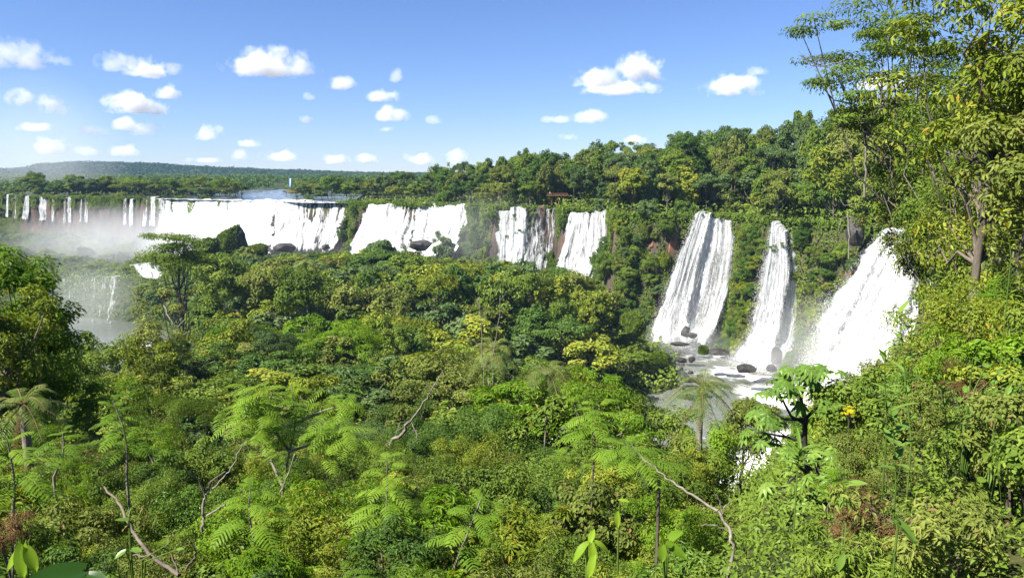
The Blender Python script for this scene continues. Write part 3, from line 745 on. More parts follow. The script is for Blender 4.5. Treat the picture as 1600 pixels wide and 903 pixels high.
# ------------------------------------------------------------------ vegetation prototypes
def crown_mesh(name, r, R, Hc, z0, ncl, nleaf, leaf, flat=.6, lob=.35, low=-.45, aspect=.6, lean=0.0, big=False, shell=.55):
    """an uneven crown: leaf clumps round the ends of the limbs, gaps between them. returns mesh and clump centres"""
    m = MB()
    k1, k2, k3 = norm(r.normal(0, 1, (3, 3)))
    d = norm(r.normal(0, 1, (ncl * 4, 3)))
    d = d[d[:, 2] > low][:ncl]; n = len(d)
    lobf = 1 + lob * (np.sin(3.1 * (d @ k1) + 1) * .5 + np.sin(5.3 * (d @ k2)) * .35 + np.sin(7.9 * (d @ k3) + 2) * .25)
    rad = (shell + (1 - shell) * r.random(n)) * lobf
    cc = d * rad[:, None] * [R, R, Hc] + [lean, 0, z0]
    per = np.maximum(6, (nleaf / n * r.uniform(.5, 1.5, n))).astype(int)
    idx = np.repeat(np.arange(n), per); N_l = len(idx)
    rc = R * (r.uniform(.17, .36, n) if leaf < .5 else r.uniform(.24, .42, n))
    q = norm(r.normal(0, 1, (N_l, 3)) + [0, 0, .45])
    p = cc[idx] + q * (rc[idx] * r.random(N_l) ** .38)[:, None] * [1, 1, flat]
    out = norm(p - [lean, 0, z0 - Hc * .3])
    nr = norm(q * .75 + out * .45 + [0, 0, .35] + r.normal(0, .27, (N_l, 3)))
    var = np.clip(r.random(n)[idx] * .62 + r.random(N_l) * .55 - .08, 0, 1)
    sz = leaf * r.uniform(.55, 1.35, N_l)
    if big:
        ld = norm(q + r.normal(0, .5, (N_l, 3)) - [0, 0, .25])
        leaves6(m, p, nr, sz, aspect, r, var, ld)
    else:
        leaves(m, p, nr, sz, aspect, r, var)
    return m.data(name), cc
def trunk_mesh(name, r, H, rad, cc, z0, nl, mat, sides=6, lean=0.0, wig=.3):
    m = MB()
    zt = np.linspace(-1.5, z0, 7)
    path = np.stack([lean * (np.clip(zt, 0, None) / z0) ** 1.5 + wig * np.sin(zt * .55 + r.random() * 6) * .5, wig * np.cos(zt * .4 + r.random() * 6) * .5, zt], -1)
    m.tube(path, np.linspace(rad * 1.25, rad * .5, 7), sides)
    sel = r.permutation(len(cc))[:nl]
    for k in sel:
        st = path[3 + int(r.integers(0, 4))]
        e = cc[k]; t = np.linspace(0, 1, 5)[:, None]
        pa = st * (1 - t) + e * t
        pa[:, 2] -= np.sin(t[:, 0] * math.pi) * .12 * np.linalg.norm(e - st)
        pa[1:-1] += r.normal(0, .06 * np.linalg.norm(e - st), (3, 3))
        m.tube(pa, np.linspace(rad * .45, rad * .10, 5), max(4, sides - 2))
    me = m.data(name); me.materials.append(mat); return me

PROTO = {}
def proto(kind, lod, i):
    key = (kind, lod, i)
    if key in PROTO: return PROTO[key]
    r = np.random.default_rng(hash((len(kind) * 31 + ord(kind[0]) * 7 + ord(kind[-1]), lod, i)) % (2 ** 31))
    nl, lf = {0: (15000, .17), 1: (7200, .44), 2: (2900, .80), 3: (900, 1.25)}[lod]
    K = dict(  # R, half height of the crown, crown centre, clumps, flatness, lobes, lowest clump direction
        broad=(4.6, 3.6, 8.4, 46, .62, .35, -.45), umbrella=(5.6, 2.0, 10.2, 40, .34, .45, -.25), vine=(3.5, 5.2, 6.8, 60, .85, .40, -.95),
        open=(4.6, 3.2, 8.8, 24, .48, .50, -.5), slender=(2.6, 3.4, 8.9, 26, .7, .45, -.6), bush=(4.4, 3.4, 3.6, 44, .65, .35, -.7))[kind]
    R, Hc, z0, ncl, flat, lob, low = K
    if kind == 'open': nl = int(nl * .62)
    if kind == 'slender': nl = int(nl * .6)
    R *= r.uniform(.88, 1.15); Hc *= r.uniform(.88, 1.15)
    lean = r.uniform(-.8, .8)
    cm, cc = crown_mesh("crown", r, R, Hc, z0, ncl, nl, lf, flat, lob, low, lean=lean, aspect=.55 if kind != 'umbrella' else .45, shell=.6 if kind != 'open' else .45)
    if kind == 'vine':          # hanging curtains of creeper round the crown
        m = MB(); n = int(nl * .35)
        a = r.uniform(0, 2 * math.pi, 16)[r.integers(0, 16, n)] + r.normal(0, .13, n); t = r.random(n)
        p = np.stack([np.cos(a) * R * (1.0 - .1 * t), np.sin(a) * R * (1.0 - .1 * t), z0 + Hc * .3 - t * (z0 * .9)], -1) + r.normal(0, .18, (n, 3))
        nr = norm(np.stack([np.cos(a), np.sin(a), .25 + 0 * a], -1) + r.normal(0, .4, (n, 3)))
        leaves(m, p, nr, lf * r.uniform(.6, 1.2, n), .55, r, np.clip(r.random(n) * .8, 0, 1))
        bm_old = cm; m2 = MB(); extract(bm_old, m2); m2.V += m.V; m2.A += m.A; m2.S += m.S; m2.Fq += [f + m2.n for f in m.Fq]; m2.n += m.n
        cm = m2.data("crown")
    tm = trunk_mesh("trunk", r, 12, .20 if kind != 'slender' else .13, cc, z0 - Hc * .15, {0: 16, 1: 9, 2: 6, 3: 3}[lod] + (8 if kind == 'open' else 0), M['pale_bark'] if kind in ('open', 'slender') else M['bark'], 6 if lod < 2 else 4, lean)
    cm.materials.append(M['mid'])
    PROTO[key] = (cm, tm, z0 + Hc * (1 + .3 * lob), R * 1.1)
    return PROTO[key]
def extract(me, m):
    n = len(me.vertices); V = np.empty(n * 3, np.float32); me.vertices.foreach_get("co", V)
    Fv = np.empty(len(me.loops), np.int32); me.loops.foreach_get("vertex_index", Fv)
    A = np.empty(n, np.float32); me.attributes["v"].data.foreach_get("value", A)
    m.add(V.reshape(-1, 3), Fv.reshape(-1, 4), A)

NAMES = dict(broad=("broadleaf_tree", "tree"), umbrella=("umbrella_tree", "tree"), vine=("vine_draped_tree", "tree"), open=("open_tree", "tree"), slender=("slender_tree", "tree"), bush=("bush", "bush"))
LOOK = dict(broad="rounded broadleaf tree", umbrella="flat-topped spreading tree", vine="creeper-draped tree", open="loose open-branched tree", slender="slender tree", bush="bush")
HUE = dict(deep="deep green", mid="mid green", olive="olive green", yellow="yellow-green", blue="bluish green", bright="bright green", fern="feathery green", dry="brown and withered", pale="pale green", palm="grey-green")
USED = {}
PENDING = []
OCC = np.zeros((116, 200), bool)          # what nearer crowns already hide, on a coarse grid of the picture
def place(*a, **k):
    PENDING.append((a, k))
def flush():
    PENDING.sort(key=lambda t: t[0][4])
    n = 0
    gx, gy = np.meshgrid(np.arange(200) * 8.2 - 16, np.arange(116) * 8.2 - 16)
    for a, k in PENDING:
        x, y, z, h, rw = a[3:8]
        px, py = proj((x, y, z + h * .66))
        rx, ry = rw * F_PX / y, h * .40 * F_PX / y
        e = ((gx - px) / max(rx, 6)) ** 2 + ((gy - py) / max(ry, 6)) ** 2
        m = e < 1.15
        if not m.any(): continue
        if OCC[m].mean() > .90: continue
        OCC[e < .50] = True
        place_now(*a, **k); n += 1
    print("placed", n, "of", len(PENDING))
def place_now(kind, lod, i, x, y, z, h, rw, mat, where, group, rz=None, r=rng, name=None, label=None):
    cm, tm, top, R0 = proto(kind, lod, i)
    nm, cat = NAMES[kind]
    root = empty(name or nm, (x, y, z), r.uniform(0, 2 * math.pi) if rz is None else rz)
    s = rw / R0; sz = h / top
    root.scale = (s, s, sz)
    c = link("crown", cm, root); c.material_slots[0].link = 'OBJECT'; c.material_slots[0].material = M[mat]
    link("trunk", tm, root)
    lab = label or f"{HUE[mat]} {LOOK[kind]} {where}"
    if name == 'cliff_shrub': cat = 'shrub'; lab = lab.replace(' bush ', ' shrub ')
    tag(root, lab, cat, group)
    USED.setdefault(lab, []).append(root)
    return root

# ------------------------------------------------------------------ what has to stay open to view, and how high the green may rise
CLEAR = list(FALLS)
CLEAR += [(np.array(p, float), d) for p, d in (
    ([(1016, 548), (1090, 556), (1130, 570), (1180, 600), (1200, 612), (1150, 640), (1115, 640), (1070, 620), (1016, 612)], 225),
    ([(1132, 695), (1248, 682), (1242, 790), (1152, 785)], 165), 
    ([(95, 440), (172, 436), (168, 505), (98, 515)], 318), ([(166, 536), (192, 534), (190, 580), (170, 580)], 260),
    ([(1040, 372), (1058, 370), (1056, 404), (1042, 404)], 283), ([(1012, 374), (1026, 374), (1026, 394), (1012, 394)], 285),
    ([(854, 296), (890, 296), (890, 318), (854, 318)], 346), ([(446, 276), (460, 276), (460, 300), (446, 300)], 470), ([(1376, 308), (1450, 312), (1450, 330), (1376, 326)], 205),
    ([(638, 374), (674, 374), (674, 384), (638, 384)], 372), ([(430, 378), (464, 378), (464, 387), (430, 387)], 408), ([(392, 380), (420, 380), (420, 390), (392, 390)], 385),
    ([(985, 490), (1008, 488), (1010, 512), (990, 508)], 238), ([(1330, 330), (1345, 330), (1345, 380), (1330, 380)], 214),
    ([(392, 303), (432, 303), (432, 312), (392, 312)], 900), ([(1440, 352), (1476, 352), (1476, 362), (1440, 362)], 208))]
def inside(poly, x, y):
    px, py = poly[:, 0], poly[:, 1]; qx, qy = np.roll(px, -1), np.roll(py, -1)
    c = ((py > y) != (qy > y)) & (x < (qx - px) * (y - py) / (qy - py + 1e-12) + px)
    return bool(c.sum() % 2)
def blocked(x, y, zc, rw, rh):
    cx_, cy_ = proj((x, y, zc))
    rx, ry = rw * F_PX / y * .82, rh * F_PX / y * .82
    for poly, dep in CLEAR:
        if y > dep + 12: continue
        if poly[:, 0].max() < cx_ - rx or poly[:, 0].min() > cx_ + rx or poly[:, 1].max() < cy_ - ry or poly[:, 1].min() > cy_ + ry: continue
        for a in [None] + list(range(12)):
            u, v = (0, 0) if a is None else (math.cos(a * math.pi / 6), math.sin(a * math.pi / 6))
            if inside(poly, cx_ + rx * u, cy_ + ry * v): return True
        for (u, v) in poly:
            if ((u - cx_) / rx) ** 2 + ((v - cy_) / ry) ** 2 < 1: return True
    return False
S_PX = np.array([(-80, 535), (80, 535), (100, 525), (160, 520), (178, 500), (205, 470), (222, 436), (262, 432), (300, 412), (335, 385), (390, 392), (470, 390), (530, 392), (580, 380), (640, 392), (700, 388), (740, 402), (790, 405), (850, 402), (872, 415),
    (940, 424), (975, 470), (1000, 500), (1012, 540), (1016, 618), (1055, 692), (1085, 690), (1130, 650), (1180, 640), (1240, 640), (1300, 610), (1700, 560)], float)
SKY = np.array([(500, 262), (560, 268), (640, 256), (690, 262), (730, 256), (765, 242), (810, 240), (835, 232), (872, 246), (900, 228), (950, 220), (985, 228), (1030, 226), (1060, 214), (1085, 202), (1130, 196), (1180, 200), (1225, 180), (1250, 170), (1290, 178),
    (1320, 156), (1360, 140), (1400, 110), (1450, 40), (1500, -100), (1700, -300)], float)
CAN_D = np.array([(8, 980), (12, 860), (18, 800), (26, 748), (38, 690), (55, 640), (80, 588), (115, 538), (160, 480), (230, 420), (300, 396), (420, 384)], float)
def lim_top(px, d, table): return float(np.interp(px, table[:, 0], table[:, 1]))
def z_at(py, px, d): return P(px, py, d)[2]

def poisson(n_try, dmin, dmax, pxmin, pxmax, sp, r):
    """points scattered in view, spacing sp(d)"""
    pts = []; cell = {}
    u = r.random(n_try)
    d = np.sqrt(dmin ** 2 + u * (dmax ** 2 - dmin ** 2)); px = r.uniform(pxmin, pxmax, n_try)
    for dd, pp in zip(d, px):
        x = (pp - CX) / F_PX * dd; s = sp(dd)
        key = (int(x // 4), int(dd // 4)); k = int(s // 4) + 1; ok = True
        for a in range(key[0] - k, key[0] + k + 1):
            for b in range(key[1] - k, key[1] + k + 1):
                for (qx, qy) in cell.get((a, b), ()):
                    if (qx - x) ** 2 + (qy - dd) ** 2 < s * s: ok = False; break
                if not ok: break
            if not ok: break
        if ok:
            cell.setdefault(key, []).append((x, dd)); pts.append((x, dd))
    return np.array(pts)
def pick(r, w):
    ks = list(w); p = np.array([w[k] for k in ks], float); return ks[int(r.choice(len(ks), p=p / p.sum()))]
def hue_field(x, y, r, w):
    """neighbours tend to be of one species"""
    q = float(fbm(np.array([[x / 26.0, y / 26.0]]), 2, 77)[0]); ks = list(w)
    if r.random() < .55:
        return ks[int(np.clip((q - .25) / .5, 0, .999) * len(ks))]
    return pick(r, w)
COLS = [(-1e9, 130, "by the tall leafy tree"), (130, 250, "beside the misty gap"), (250, 430, "below the widest falls"), (430, 550, "below the boulder-footed falls"), (550, 740, "below the bright curtain falls"),
    (740, 870, "below the thin-stranded falls"), (870, 960, "below the half-hidden falls"), (960, 1060, "beside the grey pool"), (1060, 1260, "below the narrow falls"), (1260, 1e9, "below the slanting falls")]
def col(px):
    for a, b, w in COLS:
        if a <= px < b: return w

def gorge_trees():
    r = np.random.default_rng(21)
    pts = poisson(60000, 30, 440, -60, 1330, lambda d: 4.0 + .050 * d if d < 130 else 10.5 + .006 * (d - 130), r)
    X, Y = pts[:, 0], pts[:, 1]
    Z = ground_z(X, Y); RD = rim_dist(X, Y)
    cnt = 0
    for x, y, z, rd in sorted(zip(X, Y, Z, RD), key=lambda t: t[1]):
        if rd > -7 or z < WATER_Z + .8: continue
        px, _ = proj((x, y, z + 8))
        zt = z_at(np.interp(y, CAN_D[:, 0], CAN_D[:, 1]) - r.uniform(-1.35, .75) * 2500 / (y + 20), px, y)
        rw = (2.6 + .034 * y if y < 110 else 6.3 + .004 * (y - 110)) * r.uniform(.75, 1.4)
        cap = max(np.interp(px + t * rw * F_PX / y, S_PX[:, 0], S_PX[:, 1]) for t in (-.75, 0, .75)) + r.uniform(0, 10)
        zt = min(zt, z_at(cap, px, y))
        h = zt - z
        if h < 3: continue
        h = min(h, r.uniform(17, 24)) if y > 60 else min(h, 16)
        if h < 6: rw = min(rw, h * .75)
        w = dict(broad=5, vine=2, open=2.2, umbrella=1.6, slender=.8 if y < 150 else 0)
        kind = pick(r, w) if h > 6.5 else 'bush'
        if kind == 'slender': rw *= .7
        if kind == 'vine': rw *= .9
        if blocked(x, y, z + h * .72, rw, h * .28): continue
        mat = hue_field(x, y, r, dict(deep=2, mid=4, blue=1.5, olive=2.0, yellow=3.0, bright=1.6) if y < 160 else dict(deep=2, mid=4, blue=2.5, olive=1.4, yellow=1.6))
        lod = 0 if y < 62 else (1 if y < 175 else 2)
        band = "in the near canopy" if y < 62 else ("in the middle canopy" if y < 150 else "on the island canopy")
        grp = dict(broad="rounded trees ", vine="creeper-draped trees ", open="open trees ", umbrella="flat-topped trees ", slender="slender trees ", bush="bushes ")[kind] + band
        place(kind, lod, int(r.integers(0, 4)), x, y, z - .3, h, rw, mat, f"{band} {col(px)}", grp, r=r)
        cnt += 1
    print("gorge trees", cnt)
gorge_trees()

CCOL = [(-1e9, 590, "left of the bright curtain falls"), (590, 760, "left of the thin-stranded falls"), (760, 880, "over the thin-stranded falls"), (880, 960, "over the half-hidden falls"), (960, 1070, "on the headland with red rock"), (1070, 1160, "over the tall four-stranded falls"),
    (1160, 1200, "left of the narrow falls"), (1200, 1270, "over the narrow falls"), (1270, 1390, "left of the slanting falls"), (1390, 1e9, "above the slanting falls")]
def ccol(px):
    for a, b, w in CCOL:
        if a <= px < b: return w
def cliff_trees():
    r = np.random.default_rng(33)
    # on the plateau, right part
    pts = poisson(50000, 70, 470, 690, 1650, lambda d: 6.2, r)
    X, Y = pts[:, 0], pts[:, 1]
    Z = ground_z(X, Y); RD = rim_dist(X, Y); cnt = 0
    for x, y, z, rd in sorted(zip(X, Y, Z, RD), key=lambda t: t[1]):
        if rd < 1.0 or rd > 62: continue
        if y > 300 and rd > 75 - .0 * y: continue
        px, _ = proj((x, y, z + 8))
        rw = r.uniform(3.8, 6.4)
        cap = np.interp(px, SKY[:, 0], SKY[:, 1]) + r.uniform(-6, 22)
        h = min(r.uniform(11, 24) if rd < 25 else r.uniform(15, 32), z_at(cap, px, y) - z)
        if rd < 6: h = min(h, r.uniform(6, 17)); rw = min(rw, 5.2)
        if h < 4: continue
        kind = pick(r, dict(broad=4, vine=3.5, open=2.4, umbrella=2.4)) if h > 8 else 'bush'
        if kind == 'bush': rw = min(rw, h * .7)
        if blocked(x, y, z + h * .7, rw, h * .3): continue
        mat = hue_field(x + 300, y, r, dict(mid=3, deep=1.6, olive=3.2, yellow=2.4, blue=.8) if y < 300 else dict(mid=4, blue=3, deep=2, olive=1))
        lod = 1 if y < 190 else 2
        wh = ("on the cliff edge " if rd < 8 else "in the cliff-top forest ") + ccol(px)
        grp = dict(broad="rounded trees ", vine="creeper-draped trees ", open="open trees ", umbrella="flat-topped trees ", slender="slender trees ", bush="bushes ")[kind] + "of the cliff-top forest"
        place(kind, lod, int(r.integers(0, 4)), x, y, z - .3, h, rw, mat, wh, grp, r=r); cnt += 1
    print("cliff top", cnt)
    # bushes clinging to the wall
    cnt = 0
    seg = RIM[6:29]
    L = np.concatenate([[0], np.cumsum(np.linalg.norm(np.diff(seg, axis=0), axis=1))])
    taken = []
    for k in range(5200):
        s = r.random() * L[-1]; t = r.random() ** .9
        bx, by = np.interp(s, L, seg[:, 0]), np.interp(s, L, seg[:, 1])
        a = r.uniform(0, 2 * math.pi); off = .5 + 6.5 * t
        # step away from the rim into the gorge
        e = 1.5
        gx = rim_dist(np.array([bx + e, bx - e]), np.array([by, by])); gy = rim_dist(np.array([bx, bx]), np.array([by + e, by - e]))
        g = np.array([gx[0] - gx[1], gy[0] - gy[1]]); g = -g / (np.linalg.norm(g) + 1e-9)
        x, y = bx + g[0] * off, by + g[1] * off
        z = gz(x, y)
        if z < WATER_Z + 1: continue
        px, py = proj((x, y, z))
        if px < 540 or px > 1420: continue
        rw = r.uniform(1.8, 5.0); h = rw * r.uniform(1.1, 2.0); x, y = x + g[0] * rw * .3, y + g[1] * rw * .3
        if any((q[0] - x) ** 2 + (q[1] - y) ** 2 + (q[2] - z) ** 2 < (.62 * (q[3] + rw)) ** 2 for q in taken): continue
        if blocked(x, y, z + h * .5, rw, h * .5): continue
        taken.append((x, y, z, rw))
        mat = pick(r, dict(mid=3, deep=3, olive=2, yellow=1.3, blue=1) if y < 300 else dict(mid=3, blue=3, deep=2))
        lv = "high" if t < .33 else ("halfway up" if t < .66 else "low")
        kind = 'bush' if r.random() < .8 else 'vine'
        o = place(kind, 2 if rw < 3 else 1, int(r.integers(0, 4)), x, y, z - .4, h if kind == 'bush' else h * 2, rw, mat, f"{lv} on the cliff {ccol(px)}", "shrubs clinging to the cliff wall" if kind == 'bush' else "creeper-draped trees on the cliff wall", r=r, name="cliff_shrub" if kind == "bush" else None)
        cnt += 1
    print("cliff wall", cnt)
cliff_trees()

def plateau_trees():
    r = np.random.default_rng(44); cnt = 0
    pts = poisson(30000, 395, 640, -60, 760, lambda d: 9.5, r)
    X, Y = pts[:, 0], pts[:, 1]
    Z = ground_z(X, Y); RD = rim_dist(X, Y)
    HT = np.array([(0, 288), (50, 262), (70, 266), (120, 274), (180, 268), (260, 276), (330, 270), (390, 282), (440, 284), (470, 282), (540, 268), (600, 262), (650, 250), (676, 250), (690, 282), (720, 262), (760, 248)], float)
    for x, y, z, rd in sorted(zip(X, Y, Z, RD), key=lambda t: t[1]):
        if rd < (6 if x > -240 else 2) or rd > 60: continue
        if wet(np.array([x]), np.array([y]))[0] < 9: continue
        px, _ = proj((x, y, z + 8))
        if rd < 17: h = r.uniform(2.5, 5)
        else: h = min(r.uniform(7, 22), z_at(np.interp(px, HT[:, 0], HT[:, 1]) + r.uniform(0, 12), px, y) - z)
        if h < 2: continue
        rw = r.uniform(4.5, 7.5) if h > 6 else r.uniform(3, 5)
        kind = 'bush' if h < 6 else pick(r, dict(broad=4, umbrella=2.5, open=1.5))
        if blocked(x, y, z + h * .6, rw, h * .4): continue
        mat = pick(r, dict(mid=3, blue=2.2, deep=1.2, olive=1.6))
        land = "over the bare brown cliff" if px < 250 else ("by the upper river" if px < 440 else ("behind the boulder-footed falls" if px < 550 else "behind the bright curtain falls"))
        place(kind, 2 if h > 6 else 3, int(r.integers(0, 4)), x, y, z - .3, h, rw, mat, f"{'at the water edge' if rd < 17 else 'on the far plateau'} {land}", ("bushes" if kind == 'bush' else "trees") + " of the far plateau", r=r); cnt += 1
    # the shelf below the brown cliff and the misty bushes on it
    pts = poisson(5000, 395, 545, 0, 330, lambda d: 8.5, r)
    for (x, y) in pts:
        z = gz(x, y); rd = float(rim_dist(np.array([x]), np.array([y]))[0])
        if rd > -10 or z < WATER_Z + 2: continue
        px, _ = proj((x, y, z))
        h = r.uniform(4, 9); rw = r.uniform(4, 6.5)
        if blocked(x, y, z + h * .6, rw, h * .4): continue
        place('bush', 2, int(r.integers(0, 4)), x, y, z - .3, h, rw, pick(r, dict(mid=3, blue=2, yellow=.6)), f"in the mist on the shelf {'under the bare brown cliff' if px < 240 else 'under the widest distant falls'}", "bushes on the misty shelf", r=r); cnt += 1
    print("plateau", cnt)
plateau_trees()
flush()

# ------------------------------------------------------------------ stuff nobody could count: undergrowth, creepers on the wall
def undergrowth():
    r = np.random.default_rng(55)
    n = 90000
    d = 7 * (430 / 7) ** (r.random(n) ** .9); px = r.uniform(-120, 1720, n)
    x = (px - CX) / F_PX * d
    z = ground_z(x, d); rd = rim_dist(x, d)
    ok = (z > WATER_Z + .3) & ~((rd > -6.5) & (rd < 0) & (d > 170))
    ok &= (d > 24) | (r.random(n) < .16 + .012 * d)
    x, d, z = x[ok], d[ok], z[ok]; n = len(x); k = 5
    sc = np.clip(.035 + .0055 * d, .07, 1.3)
    p = np.stack([x, d, z], -1)[:, None] + r.normal(0, 1, (n, k, 3)) * (sc * 1.6)[:, None, None] * [1, 1, .2]
    p[..., 2] += (r.random((n, k)) ** 1.6) * (sc * 3.2 + .25)[:, None]
    nr = norm(r.normal(0, .55, (n * k, 3)) + [-.2, -.35, .8])
    var = np.clip(np.repeat(fbm(np.stack([x, d], -1) / 9.0, 3, 12), k) * .9 + r.random(n * k) * .5 - .2, 0, 1)
    m = MB(); leaves(m, p.reshape(-1, 3), nr, np.repeat(sc, k) * r.uniform(.6, 1.5, n * k), .55, r, var)
    tag(m.build("undergrowth", M['mid']), "low green undergrowth covering the ground between the trees", "undergrowth", kind="stuff")
def creepers():
    r = np.random.default_rng(56)
    n = 300000
    seg = RIM[6:30]
    L = np.concatenate([[0], np.cumsum(np.linalg.norm(np.diff(seg, axis=0), axis=1))])
    s = r.random(n) * L[-1]
    bx, by = np.interp(s, L, seg[:, 0]), np.interp(s, L, seg[:, 1])
    i = np.clip(np.searchsorted(L, s) - 1, 0, len(seg) - 2)
    t = norm(seg[i + 1] - seg[i]); g = np.stack([-t[:, 1], t[:, 0]], -1)     # rim runs with the gorge on its left
    off = r.uniform(-1.5, 7.5, n)
    x, y = bx + g[:, 0] * off, by + g[:, 1] * off
    rd = rim_dist(x, y); z = ground_z(x, y)
    bulge = fbm(np.stack([s / 7.0, z / 9.0], -1), 3, 91)
    px, py = proj(np.stack([x, y, z], -1))
    ok = (rd < 2.5) & (z > WATER_Z + .5)
    for poly, dep in CLEAR:
        near = (y < dep + 25) & (y > dep - 25)
        a, b = poly[:, 0], poly[:, 1]
        c = np.zeros(n, bool)
        for (x1, y1), (x2, y2) in zip(poly, np.roll(poly, -1, 0)):
            c ^= ((y1 > py) != (y2 > py)) & (px < (x2 - x1) * (py - y1) / (y2 - y1 + 1e-12) + x1)
        ok &= ~(c & near)
    ok &= ~((px < 543) & (rd < -1.2) & (r.random(n) < .985))          # the far left wall is bare rock
    ok &= (bulge > .22)
    hang = (bulge - .30) * 4.5
    p = np.stack([x + g[:, 0] * hang, y + g[:, 1] * hang, z + r.normal(0, .5, n)], -1)[ok]
    m_ = ok.sum()
    nr = norm(np.stack([g[ok, 0], g[ok, 1], np.full(m_, .55)], -1) + r.normal(0, .5, (m_, 3)))
    var = np.clip(bulge[ok] * .9 + r.random(m_) * .5 - .25, 0, 1)
    m = MB(); leaves(m, p, nr, r.uniform(.4, 1.15, m_), .6, r, var)
    tag(m.build("creepers", M['mid']), "tangle of green creepers and leaves hanging down the cliff wall", "creepers", kind="stuff")
undergrowth()
creepers()

# ------------------------------------------------------------------ near plants, leaf by leaf
def frond(m, r, base, dirv, L, npair, plen, pw, droop, var, rach=.012, fwd=.45, strip=2):
    """a pinnate frond: an arching rib with pairs of narrow leaflets"""
    dirv = norm(dirv); t = np.linspace(0, 1, 10)
    path = base + dirv * (t * L)[:, None]; path[:, 2] -= droop * L * t ** 2
    m.tube(path, np.linspace(rach, rach * .3, 10), 4, .75)
    tp = np.linspace(.12, .99, npair); q = np.stack([np.interp(tp, t, path[:, k]) for k in range(3)], -1)
    tg = norm(np.stack([np.interp(tp, t, np.gradient(path[:, k], t)) for k in range(3)], -1))
    side = norm(np.cross(tg, [0, 0, 1.0])); up = np.cross(side, tg)
    pl = plen * np.sin(np.clip(tp, .12, .95) * math.pi) ** .55
    for sg in (-1, 1):
        d = norm(side * sg + tg * fwd + r.normal(0, .06, (npair, 3)) + up * .05)
        w = norm(np.cross(d, up)) * (pw * .5)
        a = q
        for k in range(strip):
            f0, f1 = k / strip, (k + 1) / strip
            g0, g1 = -.30 * f0 ** 2, -.30 * f1 ** 2
            A_ = a + d * (pl * f0)[:, None] + [0, 0, 1] * (pl * g0)[:, None]; B_ = a + d * (pl * f1)[:, None] + [0, 0, 1] * (pl * g1)[:, None]
            wa = w * (.55 + .9 * f0 if f0 < .5 else 1.0); wb = w * (.12 if k == strip - 1 else 1.0)
            m.quads(np.stack([A_ - wa, A_ + wa, B_ + wb, B_ - wb], 1), np.clip(var + r.normal(0, .12, npair), 0, 1))
def bigleaf(m, base, dirv, up, L, Wd, curl=.3, cup=.12, var=.5, heart=.0):
    """one large leaf blade as a small smooth grid"""
    d = norm(dirv); s = norm(np.cross(d, up)); n = np.cross(s, d)
    v = np.linspace(0, 1, 9); u = np.linspace(-1, 1, 5)
    wv = (np.sin(np.clip(v * .93 + .07, 0, 1) * math.pi) ** .75) * (1 - .25 * v) * Wd * .5
    wv[-1] = .004 * L
    G = base + d * (v * L)[None, :, None] + s * (u[:, None] * wv[None])[..., None] + n * ((np.abs(u)[:, None] ** 1.3 * cup * Wd) - curl * L * v[None] ** 2)[..., None]
    G = G - d * (np.abs(u)[:, None] * heart * L * (1 - v[None]) ** 3)[..., None]
    m.grid(G, var)

NEAR = {}
def near_proto(kind, i):
    if (kind, i) in NEAR: return NEAR[(kind, i)]
    r = np.random.default_rng(900 + 17 * i + sum(map(ord, kind)))
    # R, half height, clumps, leaves, leaf length, aspect
    K = dict(leafy=(1.35, 1.0, 38, 7200, .10, .52), lance=(1.35, 1.05, 30, 4200, .19, .26), heart=(1.3, .9, 26, 4200, .115, .80), fine=(1.4, 1.05, 46, 11000, .066, .55), tangle=(1.3, 1.0, 30, 3600, .13, .34))
    if kind == 'feather':
        m = MB(); st = MB()
        for k in range(9):
            b = r.normal(0, .35, 3) * [1, 1, .2]; tip = b + [r.normal(0, .55), r.normal(0, .55), r.uniform(.6, 2.0)]
            st.tube(np.array([[b[0] * .3, b[1] * .3, -3.5], b, (b + tip) / 2 + r.normal(0, .05, 3), tip]), [.03, .025, .018, .01], 5)
            for q in range(8):
                a = r.uniform(0, 2 * math.pi); h = r.uniform(.35, 1)
                frond(m, r, b + (tip - b) * h, np.array([math.cos(a), math.sin(a), r.uniform(.1, .6)]), r.uniform(.55, .95), 11, .24, .036, r.uniform(.25, .5), r.uniform(.25, .8), .008)
        NEAR[(kind, i)] = (m.data("foliage"), st.data("stems"), 2.3)
    else:
        R, Hc, ncl, nl, lf, asp = K[kind]
        me, cc = crown_mesh("foliage", r, R, Hc, 1.0, ncl, nl, lf, .72, .5, -.85, asp, big=True, shell=.5)
        st = MB()
        for k in range(10):
            e = cc[int(r.integers(0, len(cc)))]
            st.tube(np.array([[0, 0, -4.5], [e[0] * .15, e[1] * .15, -1.2], [e[0] * .5, e[1] * .5, .2], e]), [.05, .04, .022, .008], 5)
        for k in range(14):        # bare sprigs that stick out of the leaves
            e = cc[int(r.integers(0, len(cc)))]; q = e * [1.25, 1.25, 1.0] + [0, 0, r.uniform(.2, .55)]
            st.tube(np.array([e * .6 + [0, 0, .3], e, q]), [.009, .007, .003], 4)
        NEAR[(kind, i)] = (me, st.data("stems"), 2.0)
    for me in NEAR[(kind, i)][:2]: me.materials.append(M['bark'])
    return NEAR[(kind, i)]
NLOOK = dict(leafy=("leafy_bush", "oval-leaved bush"), lance=("long_leaved_bush", "long-leaved bush"), heart=("heart_leaved_vine", "heart-leaved vine"), fine=("small_leaved_bush", "dense small-leaved bush"),
    tangle=("tangled_bush", "straggling tangled bush"), feather=("feathery_shrub", "drooping feathery shrub"))
NCOL = [(-1e9, 130, "by the huge dark leaf"), (130, 330, "around the forked pale branch"), (330, 520, "under the feathery tree"), (520, 700, "around the straight feathery sapling"), (700, 880, "between the two feathery saplings"),
    (880, 1020, "by the lime drooping leaves"), (1020, 1180, "along the long leaning branch"), (1180, 1340, "under the palmate tree"), (1340, 1480, "around the lance-leaved stems"), (1480, 1e9, "on the steep bushy bank")]
